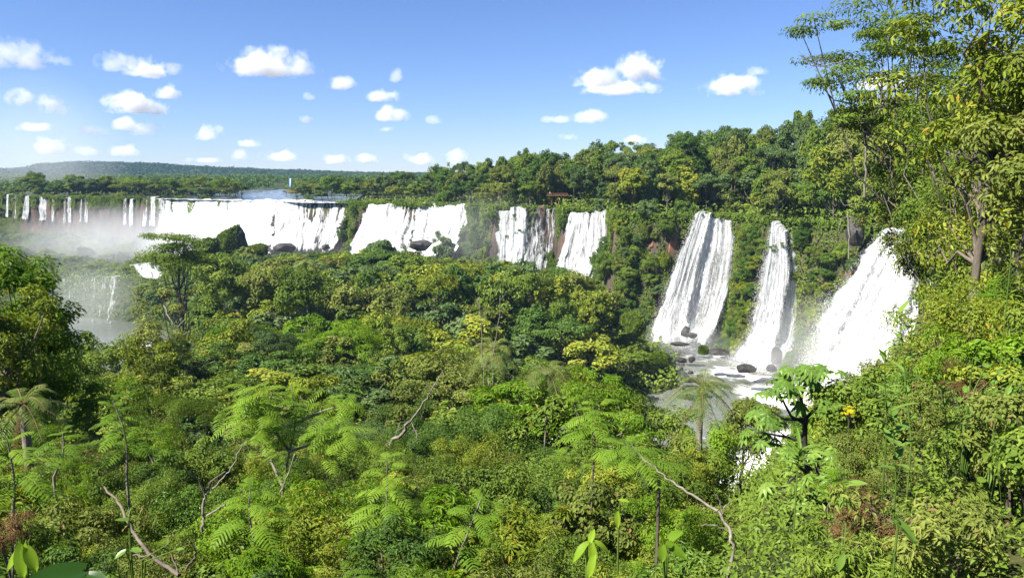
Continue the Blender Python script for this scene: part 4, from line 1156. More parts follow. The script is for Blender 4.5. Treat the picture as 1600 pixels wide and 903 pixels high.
def place_near(kind, i, x, y, z, s, mat, label, group, r, sz=None):
    fm, sm, top = near_proto(kind, i)
    nm = NLOOK[kind][0]
    root = empty(nm, (x, y, z), r.uniform(0, 6.283)); root.scale = (s, s, sz or s)
    f = link("foliage", fm, root); f.material_slots[0].link = 'OBJECT'; f.material_slots[0].material = M[mat]
    link("stems", sm, root)
    tag(root, label, "shrub" if kind != 'heart' else "vine", group)
    return root
BANK = np.array([(1180, 700), (1250, 668), (1300, 640), (1330, 590), (1400, 545), (1432, 470), (1445, 420), (1500, 385), (1560, 340), (1700, 300)], float)
def near_bushes():
    r = np.random.default_rng(61)
    pts = poisson(26000, 7.5, 40, -80, 1680, lambda d: .62 + .058 * d, r)
    cnt = 0
    for x, y in sorted(map(tuple, pts), key=lambda t: t[1]):
        g = gz(x, y); px, _ = proj((x, y, g))
        if px < 1180:
            py = np.interp(y, CAN_D[:, 0], CAN_D[:, 1]) + r.uniform(-34, 62)
        else:
            py = max(np.interp(px, BANK[:, 0], BANK[:, 1]) + r.uniform(0, 16), proj((x, y, g + (r.uniform(.7, 1.7) if y < 15 else r.uniform(1.2, 2.8))))[1])
        if py > 985: py = r.uniform(905, 985) if y < 12 else py
        zt = z_at(py, px, y)
        s = r.uniform(.62, 1.15) * (1 + .010 * y)
        if y < 15: s = r.uniform(.42, .78)
        if zt - g < .5: continue
        s = min(s, max(.5, (zt - g) / 1.6))
        w = dict(leafy=3, lance=1.6, heart=1.2, fine=2.6, tangle=1.8, feather=.9) if px < 1180 else dict(leafy=3, lance=2, heart=2.0, fine=2.0, tangle=2.6, feather=.7)
        if y > 22: w = dict(leafy=3, fine=4, tangle=1.8, feather=.5)
        kind = pick(r, w)
        mat = 'fern' if kind == 'feather' else pick(r, dict(mid=3, yellow=2.0, bright=2, deep=1.4, olive=1.2, pale=.8) if px < 1180 else dict(mid=3, yellow=2.4, bright=1.2, olive=2.6, pale=1.0, deep=.5))
        top = near_proto(kind, 0)[2] * s
        if blocked(x, y, zt - s * .9, s * 1.2, s * .9): continue
        band = "in front" if y < 12 else ("midway" if y < 21 else "farther back")
        px2 = proj((x, y, zt))[0]; wh = [w_ for a, b, w_ in NCOL if a <= px2 < b][0]
        place_near(kind, int(r.integers(0, 3)), x, y, zt - top, s, mat, f"{HUE[mat]} {NLOOK[kind][1]} {band} {wh}".replace("feathery green feathery", "green feathery"), "plants of the near slope", r); cnt += 1
    print("near", cnt)
near_bushes()

def bush_at(kind, px, py, d, s, mat, label, group=None, i=0, sz=None):
    """a near bush whose top is at the pixel"""
    top = near_proto(kind, i)[2] * (sz or s); p = P(px, py, d)
    return place_near(kind, i, p[0], p[1], p[2] - top, s, mat, label, group, rng, sz)
bush_at('fine', 903, 602, 62, .8, 'lime', "lime-yellow crown standing out among green crowns below the pool")
bush_at('leafy', 1328, 636, 11, .07, 'flower', "small bunch of yellow flowers beside the tall lance-leaved stems")
for k, (px, py, d, s, w) in enumerate([(1345, 762, 9.5, .26, "by the pale broad leaf"), (1384, 800, 8.6, .20, "just left of the pale broad leaf"), (1322, 815, 9, .20, "under a big curled leaf"), (1500, 568, 14, .28, "upper one on the bank"), (1528, 598, 13, .24, "lower one on the bank"), (8, 800, 10, .3, "at the picture's left edge")]):
    bush_at('tangle', px, py, d, s, 'dry', "withered red-brown tuft of leaves " + w, i=k % 3)

def near_tree(name, label, cat, x, y, zt, R, Hc, nl, ncl, leaf, asp, mat, seed, flat=.6, lob=.4, low=-.6, trunk=.25, limbs=26, bark='bark', shell=.5, lean=0.0):
    r = np.random.default_rng(seed); g = gz(x, y); H = zt - g; z0 = H - Hc
    root = empty(name, (x, y, g - .3)); me, cc = crown_mesh("crown", r, R, Hc, z0, ncl, nl, leaf, flat, lob, low, asp, lean, True, shell)
    me.materials.append(M[mat]); link("crown", me, root)
    link("trunk", trunk_mesh("trunk", r, H, trunk, cc, z0 - Hc * .2, limbs, M[bark], 8, lean), root)
    return tag(root, label, cat)
p = P(52, 352, 46); near_tree("leafy_tree", "tall leafy bright green tree rising at the misty gorge's edge", "tree", p[0] - .6, p[1], p[2] - .6, 3.3, 6.4, 24000, 96, .27, .42, 'bright', 5, .7, .5, -.95, .2, 22)
p = P(20, 420, 41); near_tree("leafy_tree", "shorter olive tree in front of the tall leafy bright green one", "tree", p[0] - 1.5, p[1], p[2], 2.8, 5.0, 13000, 60, .24, .4, 'yellow', 6, .7, .5, -.95)
p = P(275, 357, 200); near_tree("umbrella_tree", "dark flat-topped tree with layered branches standing against the white water", "tree", p[0], p[1], p[2], 9.8, 7.5, 10000, 56, .55, .5, 'mid', 8, .22, .55, -.55, .38, 34, 'dark_bark', .35)
# the towering tree at the upper right with its layered limbs, and the big-leaved tree in front of it
p = P(1496, -40, 64); TOWER = near_tree("towering_tree", "towering airy tree with layered limbs reaching out over the cliff forest", "tree", p[0], p[1], p[2], 7.2, 8.2, 17000, 70, .27, .48, 'mid', 9, .24, .45, -.8, .30, 30, 'bark', .42, -4.4)
p = P(1508, 150, 70); near_tree("leafy_tree", "dense creeper-hung tree under the towering airy one", "tree", p[0], p[1], p[2], 4.2, 6.4, 12000, 60, .27, .5, 'olive', 10, .8, .5, -.95, lean=-4.0)
p = P(1580, -120, 27); near_tree("big_leaved_tree", "golden-green tree with big hanging leaves at the picture's upper right corner", "tree", p[0], p[1], p[2], 2.9, 5.0, 12000, 80, .25, .36, 'yellow', 11, .85, .5, -.95, .16, 30)
p = P(1660, 60, 24); near_tree("big_leaved_tree", "olive tree with big leaves standing under the golden-green one", "tree", p[0], p[1], p[2], 2.4, 3.6, 9500, 60, .22, .40, 'olive', 12, .85, .5, -.95, .16, 30)
HILL = [(1345, 160, 240, 9.0, 11, 'olive', "just under the towering tree's long limbs"), (1296, 176, 262, 9.5, 11, 'mid', "at the foot of the open sky, left of the towering tree"), (1392, 190, 226, 9.5, 11, 'olive', "below the towering tree's crown"), (1448, 215, 219, 9.0, 11, 'yellow', "in the tangle high over the slanting falls"),
    (1490, 150, 56, 4.0, 7, 'mid', "behind the golden-green corner tree"), (1500, 240, 58, 4.0, 6, 'olive', "behind the arching palm"), (1590, 250, 38, 2.6, 4.4, 'yellow', "at the right edge under the golden-green tree"), (1430, 268, 217, 7.5, 6, 'mid', "over the brown walkway rail"), (1366, 258, 229, 8.0, 8, 'mid', "behind the brown walkway rail"),
    (1478, 318, 60, 2.6, 3.6, 'olive', "over the little dark ledge"), (1555, 345, 42, 2.2, 3.4, 'mid', "right of the leaning palm trunk"), (1595, 370, 34, 2.1, 3.2, 'yellow', "low at the right edge"), (1512, 370, 48, 2.2, 3.4, 'yellow', "just right of the dark ledge"), (1530, 392, 60, 2.4, 3.4, 'mid', "overhanging the slanting falls"),
    (1540, 415, 46, 2.1, 3.8, 'bright', "at the brink of the bushy bank"), (1530, 440, 38, 2.1, 3.2, 'olive', "halfway down the bushy bank"), (1580, 430, 32, 2.0, 3.0, 'mid', "near the top of the bushy bank"), (1318, 225, 238, 8.5, 9, 'yellow', "left of the walkway, over the hanging roots"), (1545, 180, 50, 3.6, 6, 'mid', "left of the golden-green tree's lower leaves"), (1470, 90, 60, 3.6, 6, 'olive', "hung with creepers right of the towering trunk"),
    (958, 606, 55, 3.5, 3.2, 'bright', "crowning the canopy left of the small palm"), (1164, 618, 60, 2.4, 2.6, 'olive', "with russet-green leaves right of the small palm"), (1026, 628, 57, 2.8, 2.8, 'mid', "at the small palm's left foot"), (1098, 672, 44, 2.6, 2.6, 'mid', "below the small palm's trunk"), (1046, 752, 31, 1.9, 2.2, 'bright', "behind the long leaning branch"),
    (126, 548, 92, 4.2, 4.6, 'mid', "under the misty gap"), (176, 596, 70, 3.6, 4.0, 'bright', "below the misty gap, in front of white water"), (236, 462, 112, 5.4, 7.5, 'olive', "bordering the misty gap on the right"), (216, 520, 84, 4.0, 5.5, 'yellow', "lower down the right border of the misty gap"), (345, 400, 240, 7.5, 7, 'mid', "in front of the green-topped boulder"), (425, 404, 225, 7, 6.5, 'olive', "in front of the dark boulders")]
HILL += [(1500, 205, 66, 3.5, 3.0, 'mid', "hung under the towering tree's lowest limbs"), (1486, 196, 60, 3.6, 6.0, 'olive', "wrapped in creepers round the towering trunk"), (1486, 316, 58, 2.5, 4.0, 'mid', "filling the gap under the towering trunk"), (1530, 330, 52, 2.6, 4.0, 'yellow', "under the arching palm's fronds"), (1580, 300, 44, 2.6, 4.0, 'mid', "behind the arching palm's trunk, low"), (1545, 150, 42, 3.4, 6.0, 'mid', "closing the gap left of the golden-green corner tree"), (1590, 130, 36, 3.0, 6.0, 'olive', "behind the golden-green corner tree's lower boughs"), (1500, 30, 52, 3.6, 6.5, 'mid', "rising behind the towering tree's right limbs"), (1586, 20, 42, 3.6, 6.0, 'olive', "high behind the golden-green corner tree"), (1520, 300, 50, 3.0, 4.6, 'olive', "filling the slope left of the arching palm"), (1122, 652, 53, 3.0, 3.0, 'bright', "just right of the small palm's crown"), (1058, 668, 50, 2.4, 2.6, 'olive', "just under the small palm's fronds"), (1066, 712, 38, 2.1, 2.4, 'yellow', "under the small palm, nearer than its neighbours"), (470, 416, 205, 6.5, 6, 'mid', "round the foot of the small far palm"), (150, 522, 112, 5.4, 4.6, 'mid', "hiding the misty gap's lower water"), (104, 528, 124, 5.0, 4.4, 'deep', "at the misty gap behind the tall leafy tree"), (1532, 396, 36, 2.5, 4.6, 'mid', "in front of the arching palm's foot"), (1490, 452, 34, 2.0, 3.4, 'olive', "low at the brink of the bushy bank"), (328, 374, 346, 6.0, 5.5, 'mid', "against the white water left of the green-topped boulder"), (386, 386, 344, 4.6, 3.6, 'olive', "in front of the green-topped boulder's dark side"), (590, 376, 372, 6.0, 5.0, 'blue', "at the foot of the bright curtain falls"), (694, 374, 360, 4.0, 5.0, 'blue', "in the spray at the right end of the bright curtain falls")]
HW = [h[6] for h in HILL]; HILL = [h[:6] for h in HILL]
for k, ((px, py, d, R, Hc, mat), w) in enumerate(zip(HILL, HW)):
    p = P(px, py, d)
    near_tree("hillside_tree", f"{HUE[mat]} tree {w}", "tree", p[0], p[1], p[2], R, Hc, 7500 if d > 45 else 6500, 44, (.0035 * d + .05) if d < 100 else .0042 * d, .45, mat, 200 + k, .75, .5, -.95, .15, 14, 'pale_bark' if k % 3 else 'bark', lean=-4.1 if "lowest limbs" in w else 0.0)

# ------------------------------------------------------------------ palms
def palm(label, px, py, d, L, n, mat, lean=(0, 0), seed=1, dead=4, tr=.17, droop=.75):
    r = np.random.default_rng(seed); c = P(px, py, d); g = gz(c[0], c[1])
    bx, by = c[0] - lean[0], c[1] - lean[1]; g = min(gz(bx, by), c[2] - 2)
    root = empty("palm", (bx, by, g)); off = np.array([bx, by, g]); top = c - off
    t = np.linspace(0, 1, 9)
    tm = MB(); tm.tube(np.stack([top[0] * t ** .7, top[1] * t ** .7, -.5 + (top[2] + .5) * t], -1), np.linspace(tr * 1.25, tr, 9), 8); tm.build("trunk", M['pale_bark'], root)
    m = MB()
    for k in range(n):
        a = k * 2.39996 + r.normal(0, .2); e = 1.25 - 1.5 * (k / n) + r.normal(0, .1)
        frond(m, r, top, np.array([math.cos(a), math.sin(a), math.tan(max(-.9, min(e, 1.2))) * .8]), L * r.uniform(.85, 1.1), 26, L * .22, .016 + .00045 * d, droop * r.uniform(.7, 1.1), r.uniform(.3, .8), .02 + .0004 * d, fwd=.55, strip=3)
    m.build("fronds", M[mat], root)
    if dead:
        dm = MB()
        for k in range(dead):
            a = r.uniform(0, 6.28); frond(dm, r, top - [0, 0, .2], np.array([math.cos(a) * .5, math.sin(a) * .5, -.6]), L * .75, 24, L * .10, .03, .5, r.uniform(.2, .8), .02)
        dm.build("dead_fronds", M['dry'], root)
    return tag(root, label, "palm")
palm("small palm with arching fronds standing before the grey pool", 1096, 606, 46, 2.7, 24, 'palm', seed=3, dead=4)
palm("shaggy palm with grey drooping fronds beside twin pale trunks", 770, 545, 90, 4.2, 18, 'palm', seed=4, dead=9, droop=.95)
palm("shaggy drooping palm between the twin trunks and the pool", 858, 585, 72, 4.0, 20, 'palm', seed=5, dead=6, droop=1.0)
palm("large palm with long arching fronds and a leaning trunk on the right hillside", 1556, 238, 42, 3.6, 18, 'palm', lean=(1.4, 0), seed=6, dead=8, tr=.22, droop=.85)
palm("palm with drooping fronds half hidden at the picture's left edge", 36, 632, 30, 2.2, 16, 'palm', seed=7, dead=2, droop=.7)
palm("small palm among the dark crowns below the boulder-footed waterfall", 478, 412, 210, 4.6, 16, 'palm', seed=8, dead=4, tr=.25)

# ------------------------------------------------------------------ feathery saplings and the feathery tree
def sapling(label, pts, d, L, n, seed, mat='fern', bark='pale_bark', name="feathery_sapling", rad=.035, up=.35, start=.25):
    r = np.random.default_rng(seed); W3 = np.array([P(a, b, d) for a, b in pts]); base = W3[0].copy()
    root = empty(name, base); W3 = W3 - base
    t = np.linspace(0, 1, 12); tt = np.linspace(0, 1, len(W3)); path = np.stack([np.interp(t, tt, W3[:, k]) for k in range(3)], -1)
    lo = np.array([[0, 0, -5.0]])
    s = MB(); s.tube(np.vstack([lo, path]), np.concatenate([[rad * 1.3], np.linspace(rad, rad * .3, 12)]), 6); s.build("stem", M[bark], root)
    m = MB()
    for k in range(n):
        f = start + (1 - start) * (k + .5) / n; a = k * 2.39996 + r.normal(0, .2)
        q = np.array([np.interp(f, t, path[:, j]) for j in range(3)])
        l = .86 * L * (1.05 - .55 * max(0, f - .6) / .4) * r.uniform(.85, 1.15)
        stalk = q + np.array([math.cos(a), math.sin(a), .25]) * l * .12
        frond(m, r, stalk, np.array([math.cos(a), math.sin(a), up + .5 * (f > .9)]), l, 12, l * .32, .040 * l + .004, r.uniform(.35, .6), r.uniform(.3, .9), .009, fwd=.5, strip=3)
    m.build("fronds", M[mat], root)
    return tag(root, label, "sapling")
sapling("slender sapling with tiers of feathery leaves before dark shade, upper left", [(198, 745), (199, 700), (192, 665), (176, 625)], 19, 1.0, 20, 1)
sapling("slender feathery sapling with a straight white stem, bottom centre", [(597, 862), (601, 820), (605, 780), (604, 712)], 16, .95, 30, 2, start=.3)
sapling("feathery sapling with a leaning pale stem right of the straight one", [(705, 900), (722, 855), (740, 810), (754, 772)], 14, .85, 16, 3)
sapling("feathery sapling under the forked pale trunk", [(400, 880), (396, 840), (388, 800), (392, 752)], 16, 1.0, 16, 4)
sapling("feathery sapling at the lower left edge", [(20, 800), (24, 760), (18, 720), (10, 684)], 15, 1.1, 18, 5)
sapling("feathery sapling with pale curved stem beside the left edge palm", [(84, 745), (98, 715), (100, 690), (97, 672)], 18, .8, 12, 6)
sapling("feathery sapling arching over the leaning branch", [(1030, 745), (1010, 725), (985, 708), (975, 690)], 15, 1.0, 18, 7, bark='bark')
sapling("feathery sapling hanging below the bright crown right of centre", [(925, 760), (930, 700), (925, 660), (935, 630)], 22, 1.3, 18, 8, bark='bark')
def feather_tree():
    r = np.random.default_rng(77); d = 24.0; base = P(440, 840, d); root = empty("feathery_tree", base)
    st = MB(); m = MB(); Q = lambda px, py, dd=d: P(px, py, dd) - base
    limbs = [[(440, 840, 24), (442, 760, 24), (452, 705, 24), (462, 660, 24), (455, 600, 24.5)], [(452, 705, 24), (420, 660, 23.5), (395, 620, 23)], [(442, 760, 24), (410, 690, 25), (360, 640, 25)], [(462, 660, 24), (510, 640, 24.5), (550, 630, 25)], [(452, 705, 24), (500, 690, 23), (540, 680, 22.6)], [(400, 655, 23.4), (413, 640, 23.2), (426, 615, 23)]]
    for lb in limbs:
        path = np.array([Q(*p) for p in lb]); st.tube(path, np.linspace(.06, .02, len(path)), 6)
        for k in range(34):
            f = r.uniform(.45, 1) * (len(path) - 1); i = min(int(f), len(path) - 2); q = path[i] * (1 - f + i) + path[i + 1] * (f - i)
            q = q + r.normal(0, .28, 3); a = r.uniform(0, 6.283)
            frond(m, r, q, np.array([math.cos(a), math.sin(a), r.uniform(.0, .5)]), r.uniform(.7, 1.15), 12, .30, .042, r.uniform(.35, .6), r.uniform(.2, .85), .009, strip=2)
    st.tube(np.array([[0, 0, -8], [0, 0, 0.]]), [.09, .06], 6)
    st.build("trunk", M['pale_bark'], root); m.build("fronds", M['fern'], root)
    tag(root, "wide feathery tree with drooping compound leaves left of centre", "tree")
feather_tree()

# ------------------------------------------------------------------ the tree with palmate leaves
def palmate(m, r, c, R, tilt, var):
    """one leaf of eight drooping lobes around its stalk"""
    up = norm(np.array([tilt[0], tilt[1], 1.0])); a0 = r.uniform(0, 6.28); n = 8
    s = norm(np.cross(up, [.3, .9, .1])); f = np.cross(up, s)
    for k in range(n):
        a = a0 + k * 2 * math.pi / n * .93; d = s * math.cos(a) + f * math.sin(a) - up * .22
        bigleaf(m, c, d, up, R * (1.0 - .25 * abs(k - n / 2 + .5) / (n / 2)), R * .30, .28, .10, float(np.clip(var + r.normal(0, .08), 0, 1)))
def palmate_tree(label, trunk, limbs, tips, d, seed, R=.30):
    r = np.random.default_rng(seed); base = P(*trunk[0], d); root = empty("palmate_tree", base)
    st = MB(); m = MB(); Q = lambda q: P(q[0], q[1], d + (q[2] if len(q) > 2 else 0)) - base
    st.tube(np.vstack([[[0, 0, -7.]], [Q(q) for q in trunk]]), np.linspace(.09, .045, len(trunk) + 1), 7)
    for l in limbs: st.tube(np.array([Q(q) for q in l]), np.linspace(.045, .02, len(l)), 6)
    st.build("trunk", M['dark_bark'], root)
    for tpx, tpy in tips:
        e = P(tpx, tpy, d + r.uniform(-.7, .7)) - base; best = None
        for k in range(int(r.integers(4, 7))):
            a = r.uniform(0, 6.28); q = e + np.array([math.cos(a) * .26, math.sin(a) * .26, r.uniform(-.12, .14)])
            palmate(m, r, q, R * r.uniform(.75, 1.15), (math.cos(a) * .5 - .15, math.sin(a) * .5 - .2), r.uniform(.25, .85))
        near = min([Q(q) for l in limbs + [trunk] for q in l], key=lambda v: np.linalg.norm(v - e))
        st2 = MB(); st2.tube(np.array([near, (near + e) / 2 - [0, 0, .05], e]), [.02, .016, .012], 5); st2.build("twig", M['dark_bark'], root)
    m.build("leaves", M['pale'], root)
    tag(root, label, "tree")
palmate_tree("tree with palmate leaves and dark crooked limbs in front of the slanting waterfall", [(1266, 780), (1262, 730), (1257, 690), (1258, 655), (1250, 620), (1262, 592)], [[(1258, 655), (1225, 655), (1208, 643)], [(1258, 662), (1236, 650), (1216, 612)], [(1257, 690), (1230, 683), (1195, 676)], [(1258, 655), (1280, 632), (1296, 612)]],
    [(1213, 592), (1238, 578), (1266, 576), (1298, 580), (1198, 612), (1228, 606), (1258, 600), (1284, 602), (1190, 645), (1206, 660), (1296, 632), (1182, 682), (1262, 642), (1318, 655), (1202, 690), (1240, 630)], 17, 41)
palmate_tree("lower palmate-leaved tree under the one with crooked limbs", [(1300, 860), (1290, 800), (1284, 760), (1275, 720)], [[(1290, 800), (1262, 770), (1240, 745)], [(1284, 760), (1310, 735), (1322, 722)], [(1284, 760), (1250, 730), (1228, 712)]],
    [(1226, 708), (1252, 716), (1290, 700), (1238, 744), (1284, 742), (1256, 778), (1322, 718), (1216, 764), (1290, 782), (1244, 800)], 14, 42, .26)

# ------------------------------------------------------------------ tall stems with lance leaves, big single leaves
def lance_plant(label, pts, d, n, L, seed, mat='pale', wl=.30):
    r = np.random.default_rng(seed); W3 = np.array([P(a, b, d) for a, b in pts]); base = W3[0].copy(); root = empty("lance_leaved_plant", base); W3 = W3 - base
    t = np.linspace(0, 1, 10); tt = np.linspace(0, 1, len(W3)); path = np.stack([np.interp(t, tt, W3[:, k]) for k in range(3)], -1)
    s = MB(); s.tube(np.vstack([[[0, 0, -3.]], path]), np.concatenate([[.014], np.linspace(.012, .004, 10)]), 5); s.build("stem", M['palm'], root)
    m = MB()
    for k in range(n):
        f = .12 + .88 * (k + .5) / n; a = k * 2.4 + r.normal(0, .3); q = np.array([np.interp(f, t, path[:, j]) for j in range(3)])
        bigleaf(m, q, np.array([math.cos(a), math.sin(a), .45 + .5 * f + r.normal(0, .15)]), np.array([0, 0, 1.]), L * r.uniform(.7, 1.15), L * wl, r.uniform(.15, .5), .12, r.uniform(.2, .9))
    m.build("leaves", M[mat], root); return tag(root, label, "plant")
lance_plant("tall stem with long upright leaves standing out against the white waterfall", [(1424, 690), (1416, 610), (1410, 540), (1404, 486)], 9.5, 17, .26, 1)
lance_plant("shorter lance-leaved stem left of the tall one", [(1384, 700), (1386, 640), (1382, 590), (1384, 545)], 10, 14, .24, 2)
lance_plant("lance-leaved stem with dark broad leaves under the tall one", [(1400, 760), (1398, 700), (1392, 640)], 8.5, 14, .28, 3, 'deep', .42)
lance_plant("rosette of long glossy green leaves beside the palmate-leaved trees", [(1246, 735), (1248, 715), (1250, 700)], 11, 20, .42, 4, 'pale', .16)
lance_plant("leafy sprig on the bank above the heart-leaved vines", [(1482, 700), (1478, 650), (1470, 600)], 10, 14, .22, 5, 'mid')
lance_plant("golden sprig with hanging leaves in the right edge shrubs", [(1580, 400), (1574, 360), (1566, 330)], 16, 14, .34, 6, 'yellow')
def big_leaf_plant(label, items, mat, name="big_leaved_plant", cat="plant"):
    """items: (px, py of the leaf base, depth, direction, length, width, curl)"""
    b = P(items[0][0], items[0][1], items[0][2]); base = b - [0, 0, .7]; root = empty(name, base)
    m = MB(); s = MB()
    for k, (px, py, d, dv, L, Wd, cu) in enumerate(items):
        q = P(px, py, d) - base
        bigleaf(m, q, np.array(dv, float), np.array([0, -.35, 1.]), L, Wd, cu, .10, .3 + .5 * ((k * 37) % 10) / 10, .12)
        s.tube(np.array([[0, 0, -1.5], [q[0] * .3, q[1] * .3, q[2] * .4], q]), [.014, .012, .006], 5)
    m.build("leaves", M[mat], root); s.build("stems", M['palm'], root); return tag(root, label, cat)
big_leaf_plant("huge glossy leaf painted dark for shade at the bottom left corner", [(128, 893, 5.2, (-.5, -.45, .06), .42, .30, .15), (138, 900, 5.1, (.5, -.3, -.1), .22, .16, .2)], 'shade')
big_leaf_plant("hanging yellow-green folded leaves left of the huge dark leaf", [(36, 852, 6.4, (.05, -.3, -1), .30, .17, .1), (42, 856, 6.3, (.4, -.2, -.9), .24, .12, .1), (32, 858, 6.5, (-.5, -.3, -.8), .22, .12, .1)], 'lime')
big_leaf_plant("big pale broad leaf among tangled bushes, lower right", [(1402, 815, 7.2, (.55, -.3, -.55), .30, .17, .15), (1404, 818, 7.1, (-.3, -.3, .55), .16, .09, .1)], 'pale')
big_leaf_plant("cluster of drooping lime leaves at the bottom edge right of centre", [(918, 848, 8.2, (-.55, -.3, -.2), .22, .10, .6), (924, 850, 8.1, (.1, -.4, -.75), .28, .12, .2), (930, 846, 8.2, (.7, -.2, -.2), .20, .09, .6), (915, 852, 8.3, (-.7, -.2, -.7), .26, .10, .2), (922, 846, 8.4, (.2, .4, .5), .18, .09, .4), (928, 868, 8.0, (-.3, -.4, -.8), .26, .11, .2)], 'lime')
big_leaf_plant("two hanging lime leaves on a thin vine above the drooping cluster", [(968, 781, 10, (.8, -.2, .05), .14, .07, .2), (964, 800, 10, (.05, -.3, -1), .22, .10, .1)], 'lime')
big_leaf_plant("pair of broad glossy green leaves right of the drooping lime cluster", [(1042, 850, 8.5, (.8, -.3, -.4), .30, .17, .2), (1036, 846, 8.4, (-.2, -.2, .8), .16, .12, .2), (1034, 852, 8.4, (.0, -.4, -1), .2, .13, .2), (1046, 842, 8.6, (.6, .2, .4), .2, .14, .3)], 'bright')
big_leaf_plant("curled pale bean-shaped leaf low in the right foreground", [(1318, 868, 7.5, (-.45, -.3, -.8), .18, .09, .3), (1326, 756, 9, (.7, -.3, .3), .22, .12, .3), (1318, 776, 9, (-.5, -.3, -.7), .2, .1, .3)], 'pale')
big_leaf_plant("cream-backed leaf sprig beside the lichened branch, lower left", [(200, 812, 9, (-.8, -.3, .25), .16, .07, .2), (202, 806, 9, (.2, -.2, .9), .14, .07, .2), (196, 860, 8.5, (-.6, -.4, -.3), .15, .09, .2), (206, 858, 8.5, (.7, -.3, .1), .16, .09, .2), (262, 850, 8.8, (.1, -.2, .9), .12, .06, .2), (276, 858, 8.8, (.8, -.3, .3), .12, .06, .2)], 'pale')
big_leaf_plant("heart-leaved creeper with rounded leaves on the right bank", [(1520 + 22 * (k % 5) - 9 * (k // 5), 560 + 26 * (k // 5) + 9 * (k % 3), 10.5 + .3 * (k % 4), (math.cos(k * 2.1), -.5, .3 * math.sin(k * 1.3) - .3), .105 + .02 * (k % 3), .09 + .02 * (k % 2), .25) for k in range(24)], 'pale', "heart_leaved_creeper", "vine")
big_leaf_plant("rounded-leaved creeper near the right edge of the picture", [(1555 + 20 * (k % 3) - 6 * (k // 3), 650 + 30 * (k // 3) + 8 * (k % 2), 9.0 + .3 * (k % 3), (math.cos(k * 1.7), -.5, .3 * math.sin(k * 2.3) - .3), .12 + .02 * (k % 3), .10 + .02 * (k % 2), .25) for k in range(14)], 'mid', "rounded_leaved_creeper", "vine")

# ------------------------------------------------------------------ bare branches and trunks
def branch(name, label, lines, mat, cat="branch", sides=6, parent=None):
    base = P(*lines[0][0][0]); root = None; m = MB(); r = np.random.default_rng(len(label))
    for pts, r0, r1 in lines:
        W3 = np.array([P(*p) for p in pts]); t = np.linspace(0, 1, 4 * len(W3)); tt = np.linspace(0, 1, len(W3))
        path = np.stack([np.interp(t, tt, W3[:, k]) for k in range(3)], -1); path[1:-1] += r.normal(0, r0 * .35, (len(t) - 2, 3))
        m.tube(path - base, np.linspace(r0, r1, len(t)) * .58, sides)
    o = m.build(name, M[mat], parent); o.location = base if parent is None else Vector(base) - parent.location
    return tag(o, label, cat)
branch("dead_tree", "brown dead trunk leaning out of a dark hollow at the centre", [([(606, 700, 50), (622, 680, 49), (642, 658, 48)], .27, .16), ([(642, 658, 48), (662, 630, 47.5), (676, 605, 47), (692, 578, 47)], .12, .04), ([(670, 612, 47), (666, 595, 47)], .06, .03), ([(642, 658, 48), (652, 680, 47.6), (650, 692, 47.5)], .06, .03), ([(630, 668, 48), (615, 676, 47.5)], .06, .03), ([(642, 658, 48), (625, 660, 47.5), (618, 680, 47)], .05, .02)], 'pale_bark', "dead tree")
branch("bare_tree", "bare tree of two thin pale trunks joined low, standing above the canopy", [([(758, 655, 88), (757, 618, 88), (754, 560, 88), (751, 500, 88), (749, 465, 88)], .19, .07), ([(759, 620, 88), (768, 585, 88), (772, 540, 88), (780, 500, 88), (782, 462, 88)], 0.16, .05), ([(754, 545, 88), (740, 532, 88), (726, 528, 88)], .08, .04), ([(782, 470, 88), (792, 455, 88)], .05, .03), ([(750, 480, 88), (742, 462, 88)], .05, .03)], 'pale_bark', "tree")
branch("bare_tree", "forked pale trunk low on the left with two rising arms", [([(316, 830, 14.5), (318, 800, 14.5), (320, 772, 14.5)], .055, .045), ([(320, 772, 14.5), (312, 750, 14.4), (300, 743, 14.2), (285, 728, 14)], .032, .015), ([(322, 772, 14.5), (345, 752, 14.5), (365, 725, 14.5), (381, 690, 14.6)], .038, .018), ([(322, 806, 14.5), (340, 797, 14.3), (352, 788, 14.2)], .04, .03), ([(324, 766, 14.5), (330, 750, 14.5), (352, 736, 14.5)], .022, .014)], 'pale_bark', "tree")
branch("lichened_branch", "lichen-spotted crooked branch at the lower left", [([(163, 760, 13), (180, 778, 12.6), (193, 800, 12.2), (215, 842, 11.5), (232, 864, 11.2), (258, 884, 11), (280, 898, 10.8)], .03, .06), ([(205, 868, 11.2), (235, 868, 11.1)], .025, .03), ([(290, 890, 10.9), (305, 868, 11), (302, 850, 11)], .035, .02), ([(280, 898, 10.8), (268, 866, 11)], .03, .015)], 'bark')
branch("leaning_branch", "long branch leaning from the bottom edge up to the left, right of centre", [([(1138, 912, 12), (1146, 850, 12), (1138, 825, 12.2), (1122, 798, 12.4)], .055, .045), ([(1122, 798, 12.4), (1085, 775, 12.8), (1050, 752, 13.2), (1030, 736, 13.4), (1005, 718, 13.6), (985, 690, 13.8)], .042, .014), ([(1128, 800, 12.4), (1126, 785, 12.4), (1116, 768, 12.4)], .025, .012), ([(1130, 794, 12.4), (1142, 782, 12.5)], .022, .01), ([(1134, 828, 12.2), (1115, 820, 12.2), (1095, 820, 12.2)], .025, .012)], 'pale_bark')
branch("pale_branch", "broken pale branch on the misty side of the island canopy", [([(256, 478, 86), (266, 500, 85), (276, 512, 85)], .18, .14), ([(276, 512, 85), (290, 499, 85)], .14, .10), ([(286, 523, 84), (298, 517, 84)], .1, .06)], 'pale_bark')
branch("pole_tree", "straight pale bare tree like a pole standing on the right cliff-top", [([(1351, 308, 108), (1352, 260, 108), (1353, 205, 108)], .26, .20)], 'pale_bark', "tree")
